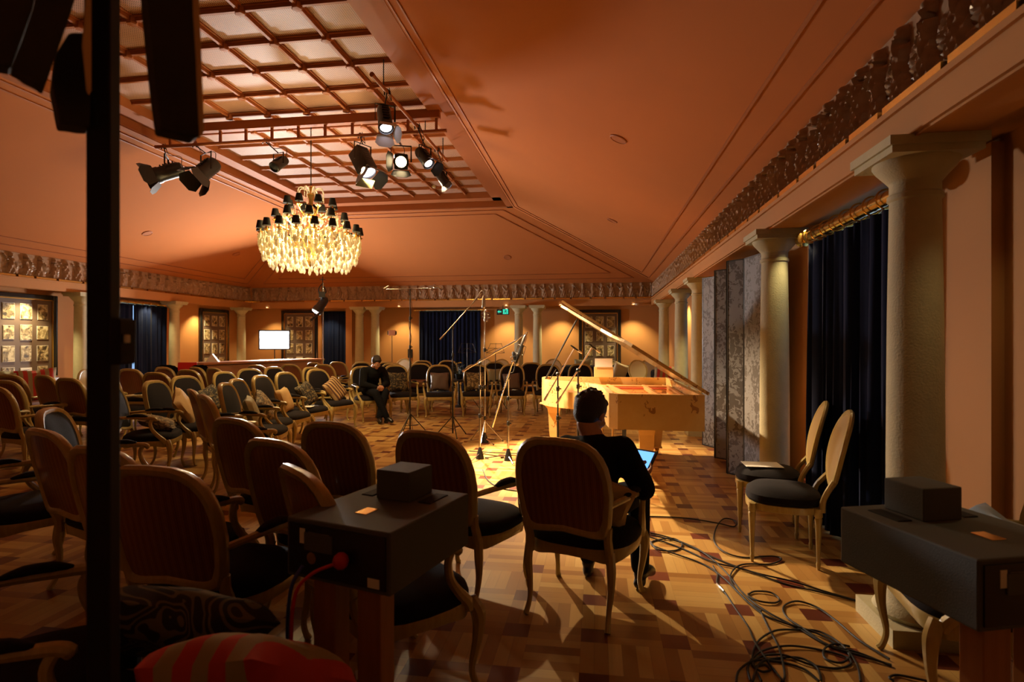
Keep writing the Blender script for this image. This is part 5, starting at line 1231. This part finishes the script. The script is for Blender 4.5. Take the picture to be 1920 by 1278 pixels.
# ================================================================ CABLES on the floor at the right
def fl(x, y): return PF(1180 + x / 2.42, 750 + y / 2.42, .007)
CB = [[(60, 525), (250, 535), (400, 560), (475, 572), (480, 548), (430, 540), (395, 575), (385, 640), (430, 690), (520, 712), (640, 708), (690, 722), (640, 742), (520, 745), (470, 775), (462, 820), (520, 900), (600, 960)],
 [(90, 610), (240, 650), (400, 720), (560, 780), (740, 825), (900, 870), (1050, 915), (1150, 945)],
 [(90, 622), (230, 668), (380, 735), (520, 770), (700, 830), (860, 870), (1000, 905), (1160, 955)],
 [(95, 600), (200, 630), (330, 690), (430, 770), (520, 880), (620, 960), (760, 1030), (900, 1110), (1040, 1150), (1190, 1205)],
 [(95, 640), (130, 680), (210, 680), (240, 655), (200, 630), (120, 635), (100, 655), (180, 690), (330, 740), (420, 800), (500, 880), (600, 965), (700, 1010), (850, 1060), (960, 1120), (1000, 1160), (960, 1195), (890, 1170), (885, 1130), (930, 1110), (1000, 1115)],
 [(380, 755), (400, 790), (398, 830), (430, 870), (480, 940), (540, 1030), (570, 1100), (640, 1200), (700, 1278)],
 [(600, 965), (640, 1050), (680, 1130), (705, 1240), (690, 1278)],
 [(1180, 1175), (1040, 1090), (940, 1000), (850, 940), (760, 915), (700, 935), (715, 985), (790, 1040), (900, 1110), (980, 1140), (1060, 1165), (1190, 1200)],
 [(550, 1278), (540, 1200), (600, 1140), (720, 1118), (860, 1130), (980, 1165), (1005, 1200), (940, 1215), (820, 1200), (700, 1160), (600, 1160), (560, 1200), (600, 1235), (640, 1220), (610, 1200), (570, 1215)],
 [(485, 1278), (500, 1225), (570, 1185), (680, 1185), (790, 1220), (860, 1278)], [(560, 1278), (590, 1200), (660, 1170), (770, 1170), (850, 1215), (870, 1270)],
 [(600, 1278), (560, 1180), (580, 1100), (660, 1050), (760, 1040), (860, 1050), (960, 1110), (1030, 1190), (1050, 1278)], [(540, 880), (570, 868), (640, 875), (680, 900), (660, 920), (590, 915), (545, 890), (540, 878)],
 [(1200, 1275), (1180, 1262), (1210, 1245), (1260, 1255), (1350, 1278)]]
LB = ['thin black cable looping beside the side chairs', 'black cable running straight from the seated man toward the near column', 'second straight black cable running alongside toward the near column', 'black cable crossing the parquet from the man to the right grey box stand', 'black cable with a small coil by the chair leg and another near the box', 'black cable with a silver plug joint, right of the seated man', 'short black cable branching down to the bottom edge', 'black cable with the widest rounded bend near the column plinth', 'black cable coiled in the middle of the tangle', 'black cable arching along the bottom edge, outermost', 'black cable arching along the bottom edge, inner', 'black cable sweeping in the largest coil of the tangle', 'small closed black cable loop above the tangle', 'short black cable bit at the bottom edge below the right box']
for i, (pts, lb) in enumerate(zip(CB, LB)):
    v = [fl(*p) for p in pts]
    for j, p in enumerate(v): p.z = .006 + .003 * ((j + i) % 3)
    cable('floor_cable', lb, v, .0052, group='cables on the parquet')
bm = NB(); a, b = fl(398, 838), fl(430, 872); a.z = b.z = .014; tube(bm, [a, a.lerp(b, .45), a.lerp(b, .55), b], [.006, .010, .010, .006], 10); tag(obj('cable_plug', bm, M['chrome'], smooth=True), 'silver cable joint on the parquet right of the seated man', 'plug')
o = obj('sheet_of_paper', (lambda b: (box(b, (0, 0, .002), (.10, .07, .002), .5), b)[1])(NB()), M['white']); o.location = PF(688, 1262); tag(o, 'small white sheet lying on the parquet behind the left wooden stand', 'paper')
# cables near the mic stands
for i, (pts, lb) in enumerate([([(905, 880), (915, 900), (940, 915), (985, 922), (1020, 930)], 'black cable curving from the cluster of mic stands to the armchairs'), ([(880, 845), (930, 848), (1000, 850), (1040, 842), (1100, 838)], 'black cable along the floor from mic stands to the piano')]):
    v = [PF(x, y, .007) for x, y in pts]; cable('floor_cable', lb, v, .006, group='cables by the microphone stands')
# ================================================================ PEOPLE
def grow(bm, segs):
    for pts, rs in segs:
        pts = [Vector(p) for p in pts]; stube(bm, pts, rs, 4, 12)
        ball(bm, pts[0], rs[0], 2); ball(bm, pts[-1], rs[-1], 2)
def remesh(o, v):
    md = o.modifiers.new('skin_surface', 'REMESH'); md.mode = 'VOXEL'; md.voxel_size = v; md.use_smooth_shade = True
    s = o.modifiers.new('smooth', 'SMOOTH'); s.factor = .5; s.iterations = 4; return o
def person(label, loc, rz, J, head_rot, vox=.008, hands='hold', hairlen=0):
    t = thing('person', label, 'person', loc, rz); g = lambda k: Vector(J[k])
    HR = Matrix.Rotation(head_rot[1], 3, 'Z') @ Matrix.Rotation(head_rot[0], 3, 'X'); hc = g('head'); HS = J.get('hs', 1.0)
    def hp(x, y, z): return hc + HR @ (Vector((x, y, z)) * HS)
    ball0 = globals()['ball']
    def ball(bm, c, r, sub=2, s=(1, 1, 1), rot=None): ball0(bm, c, r * (HS if rot is HR else 1), sub, s, rot)
    bm = NB()
    # trunk, neck, limbs
    grow(bm, [([g('pelvis'), g('spine'), g('chest')], [.125, .115, .13]), ([g('chest'), g('neck')], [.11, .068]), ([g('neck'), hp(0, -.02, -.05)], [.064, .060])])
    for s in 'LR':
        grow(bm, [([g('chest'), g('sh' + s)], [.09, .06]), ([g('sh' + s), g('el' + s)], [.055, .040]), ([g('el' + s), g('wr' + s)], [.040, .024]), ([g('pelvis'), g('hip' + s)], [.10, .085]),
                  ([g('hip' + s), g('kn' + s)], [.085, .055]), ([g('kn' + s), g('kn' + s).lerp(g('an' + s), .35), g('an' + s)], [.052, .053, .033]), ([g('an' + s), g('toe' + s)], [.034, .026])])
    # head: skull, jaw, nose, brow, ears, lips
    Hr = HR; ball(bm, hp(0, -.008, .03), .083, 3, (.90, 1.12, 1.08), Hr); ball(bm, hp(0, .022, -.035), .062, 3, (.92, 1.05, 1.0), Hr); ball(bm, hp(0, .062, -.078), .026, 2, (1.2, .9, .8), Hr)
    tube(bm, [hp(0, .082, .018), hp(0, .104, -.022), hp(0, .086, -.032)], [.009, .015, .012], 8); ball(bm, hp(0, .070, .028), .03, 2, (1.7, .7, .45), Hr)
    for sx in (-1, 1): ball(bm, hp(sx * .077, -.004, .0), .026, 2, (.35, .75, 1.2), Hr); ball(bm, hp(sx * .045, .055, -.02), .022, 2, (1, .8, 1), Hr); ball(bm, hp(sx * .013, .082, -.052), .011, 1, (1.4, .7, .6), Hr)
    # hands
    for s in 'LR':
        w_, hd, nm = g('wr' + s), g('ha' + s), g('pn' + s)      # wrist, palm centre, palm normal
        d = (hd - w_).normalized(); nm = (nm - d * nm.dot(d)).normalized(); sd = d.cross(nm); 
        thumb = Vector(J['th' + s])
        if sd.dot(thumb) < 0: sd = -sd
        for k in range(4): a = w_ + d * .012 + sd * (.018 - .012 * k) * .6; b_ = w_ + d * .088 + sd * (.033 - .0215 * k); tube(bm, [a, b_], [.014, .0125], 8); ball(bm, b_, .0125, 2)
        for k in range(4):
            L_ = (.070, .078, .072, .056)[k]; c0 = w_ + d * .088 + sd * (.033 - .0215 * k); cur = J.get('curl', .6) * (1 + .1 * k)
            p = [c0]; dr = d.copy(); 
            for q in range(3):
                ang = cur * (.6, 1.0, .8)[q]; dr = (dr * math.cos(ang) + nm * math.sin(ang)).normalized(); nm_ = nm; p.append(p[-1] + dr * L_ * (.45, .32, .23)[q]); nm = (nm - dr * nm.dot(dr)); nm = nm.normalized() if nm.length > .1 else nm_
            nm = g('pn' + s); nm = (nm - d * nm.dot(d)).normalized(); tube(bm, p, [.0105, .0095, .009, .0075], 8); ball(bm, p[-1], .0078, 2)
        th = [w_ + d * .02 + sd * .018, w_ + d * .045 + sd * .045 + nm * .01, w_ + d * .075 + sd * .058 + nm * .02, w_ + d * .098 + sd * .055 + nm * .034]; tube(bm, th, [.016, .0135, .011, .009], 8); ball(bm, th[-1], .009, 2)
    body = remesh(obj('body', bm, M['skin'], t), vox)
    bm = NB()
    for sx in (-1, 1): ball(bm, hp(sx * .031, .079, .006), .0105, 2)
    obj('eyes', bm, M['cream'], t, smooth=True)
    bm = NB()
    for sx in (-1, 1): ball(bm, hp(sx * .031, .088, .005), .005, 1); tube(bm, [hp(sx * .016, .094, .024), hp(sx * .034, .091, .029), hp(sx * .048, .080, .024)], .0035, 5)
    obj('eyebrows', bm, M['hair'], t)
    bm = NB(); ball(bm, hp(0, -.022, .045), .094, 3, (.93, 1.05, 1.03), Hr); ball(bm, hp(0, -.045, -.002), .072, 3, (1.02, .85, .9), Hr); ball(bm, hp(0, .045, .095), .045, 2, (1.3, 1.0, .6), Hr)
    for sx in (-1, 1): ball(bm, hp(sx * .066, -.01, .035), .035, 2, (.5, 1.0, 1.1), Hr)
    rr = random.Random(3)
    for k in range(40):
        a_ = rr.uniform(0, 2 * PI); e_ = rr.uniform(.1, 1.35); v = Vector((math.cos(a_) * math.cos(e_) * .088, math.sin(a_) * math.cos(e_) * .10 - .022, math.sin(e_) * .097 + .045)); tube(bm, [hp(*v), hp(*(v * 1.02 + Vector((.006 * math.sin(k), .01, .008))))], [.010, .005], 5)
    remesh(obj('hair', bm, M['hair'], t), vox * .9)
    # clothing
    bm = NB(); grow(bm, [([g('pelvis') + Vector((0, 0, -.02)), g('spine'), g('chest')], [.145, .142, .152]), ([g('chest'), g('neck') - Vector((0, 0, .015))], [.135, .072])])
    for s in 'LR': grow(bm, [([g('chest') + Vector((0, 0, .02)), g('sh' + s)], [.11, .076]), ([g('sh' + s), g('el' + s)], [.082, .068]), ([g('el' + s), g('el' + s).lerp(g('wr' + s), .55), g('wr' + s)], [.068, .052, .038])])
    remesh(obj('jumper', bm, M['cloth'], t), .012)
    bm = NB(); grow(bm, [([g('pelvis') + Vector((0, 0, -.01)), g('pelvis') + Vector((0, 0, .08))], [.14, .13])])
    for s in 'LR': grow(bm, [([g('pelvis'), g('hip' + s)], [.12, .10]), ([g('hip' + s), g('kn' + s)], [.105, .075]), ([g('kn' + s), g('kn' + s).lerp(g('an' + s), .4), g('an' + s) + Vector((0, 0, .015))], [.074, .068, .056])])
    remesh(obj('trousers', bm, M['cloth2'], t), .012)
    for s in 'LR':
        a, b_ = g('an' + s), g('toe' + s); bm = NB(); grow(bm, [([a - Vector((0, 0, .03)), a.lerp(b_, .5), b_], [.042, .042, .034])]); d = (b_ - a); d.z = 0; h = a - d.normalized() * .03; grow(bm, [([Vector((h.x, h.y, .03)), Vector((a.x, a.y, .035))], [.03, .038])]); remesh(obj('shoe', bm, M['shoe'], t), .009)
    return t, HR, hc
c1 = CHAIRS['c1']
J = dict(pelvis=(.05, -.02, .58), spine=(.06, .0, .71), chest=(.06, .03, .82), neck=(.03, .06, .945), head=(.01, .09, 1.06), shL=(-.12, .05, .865), shR=(.215, .03, .89), elL=(-.2, .16, .72), elR=(.33, .06, .675), wrL=(.03, .38, .68), wrR=(.27, .33, .68),
         haL=(.08, .42, .69), haR=(.245, .40, .69), pnL=(.3, 0, 1), pnR=(-.3, 0, 1), thL=(0, 1, .5), thR=(0, 1, .5), hipL=(-.03, .02, .585), hipR=(.15, .02, .585), knL=(-.06, .42, .55), knR=(.21, .42, .56), anL=(-.10, .36, .11), anR=(.24, .34, .11), toeL=(-.13, .50, .05), toeR=(.27, .49, .05), curl=.55, hs=1.1)
person('man with short dark hair in a black jumper, seen from behind, holding a tablet', c1.location, c1.rotation_euler.z, J, (-.42, -.25), .0075)
bm = NB(); Mx = Matrix.Translation(c1.location) @ Matrix.Rotation(c1.rotation_euler.z, 4, 'Z') @ Matrix.Translation((.175, .49, .735)) @ Matrix.Rotation(-.35, 4, 'Z') @ Matrix.Rotation(-.75, 4, 'X')
t = thing('tablet', 'tablet with glowing blue screen in the hands of the man in the foreground', 'tablet', (0, 0, 0)); t.matrix_world = Mx
bbox(bm, (0, 0, 0), (.25, .012, .18), bev=.004); obj('tablet_case', bm, M['black'], t); bm = NB(); box(bm, (0, -.0075, 0), (.215, .002, .15)); obj('screen', bm, M['tablet'], t)
c9 = CHAIRS['m9']
J = dict(pelvis=(.0, -.04, .60), spine=(.0, .0, .76), chest=(.0, .09, .90), neck=(.0, .16, 1.01), head=(.0, .24, 1.09), shL=(-.18, .10, .94), shR=(.18, .10, .94), elL=(-.24, .18, .70), elR=(.24, .18, .70), wrL=(-.05, .36, .645), wrR=(.05, .36, .645),
         haL=(-.015, .40, .63), haR=(.015, .405, .63), pnL=(1, .2, -.2), pnR=(-1, .2, -.2), thL=(0, .3, 1), thR=(0, .3, 1), hipL=(-.09, .0, .57), hipR=(.09, .0, .57), knL=(-.10, .42, .55), knR=(.10, .42, .55), anL=(.06, .50, .11), anR=(-.05, .56, .11), toeL=(.10, .64, .05), toeR=(-.09, .70, .05), curl=.8)
person('man in black seated in the far ring, head bowed and hands clasped', c9.location, c9.rotation_euler.z, J, (-.52, 0), .011)
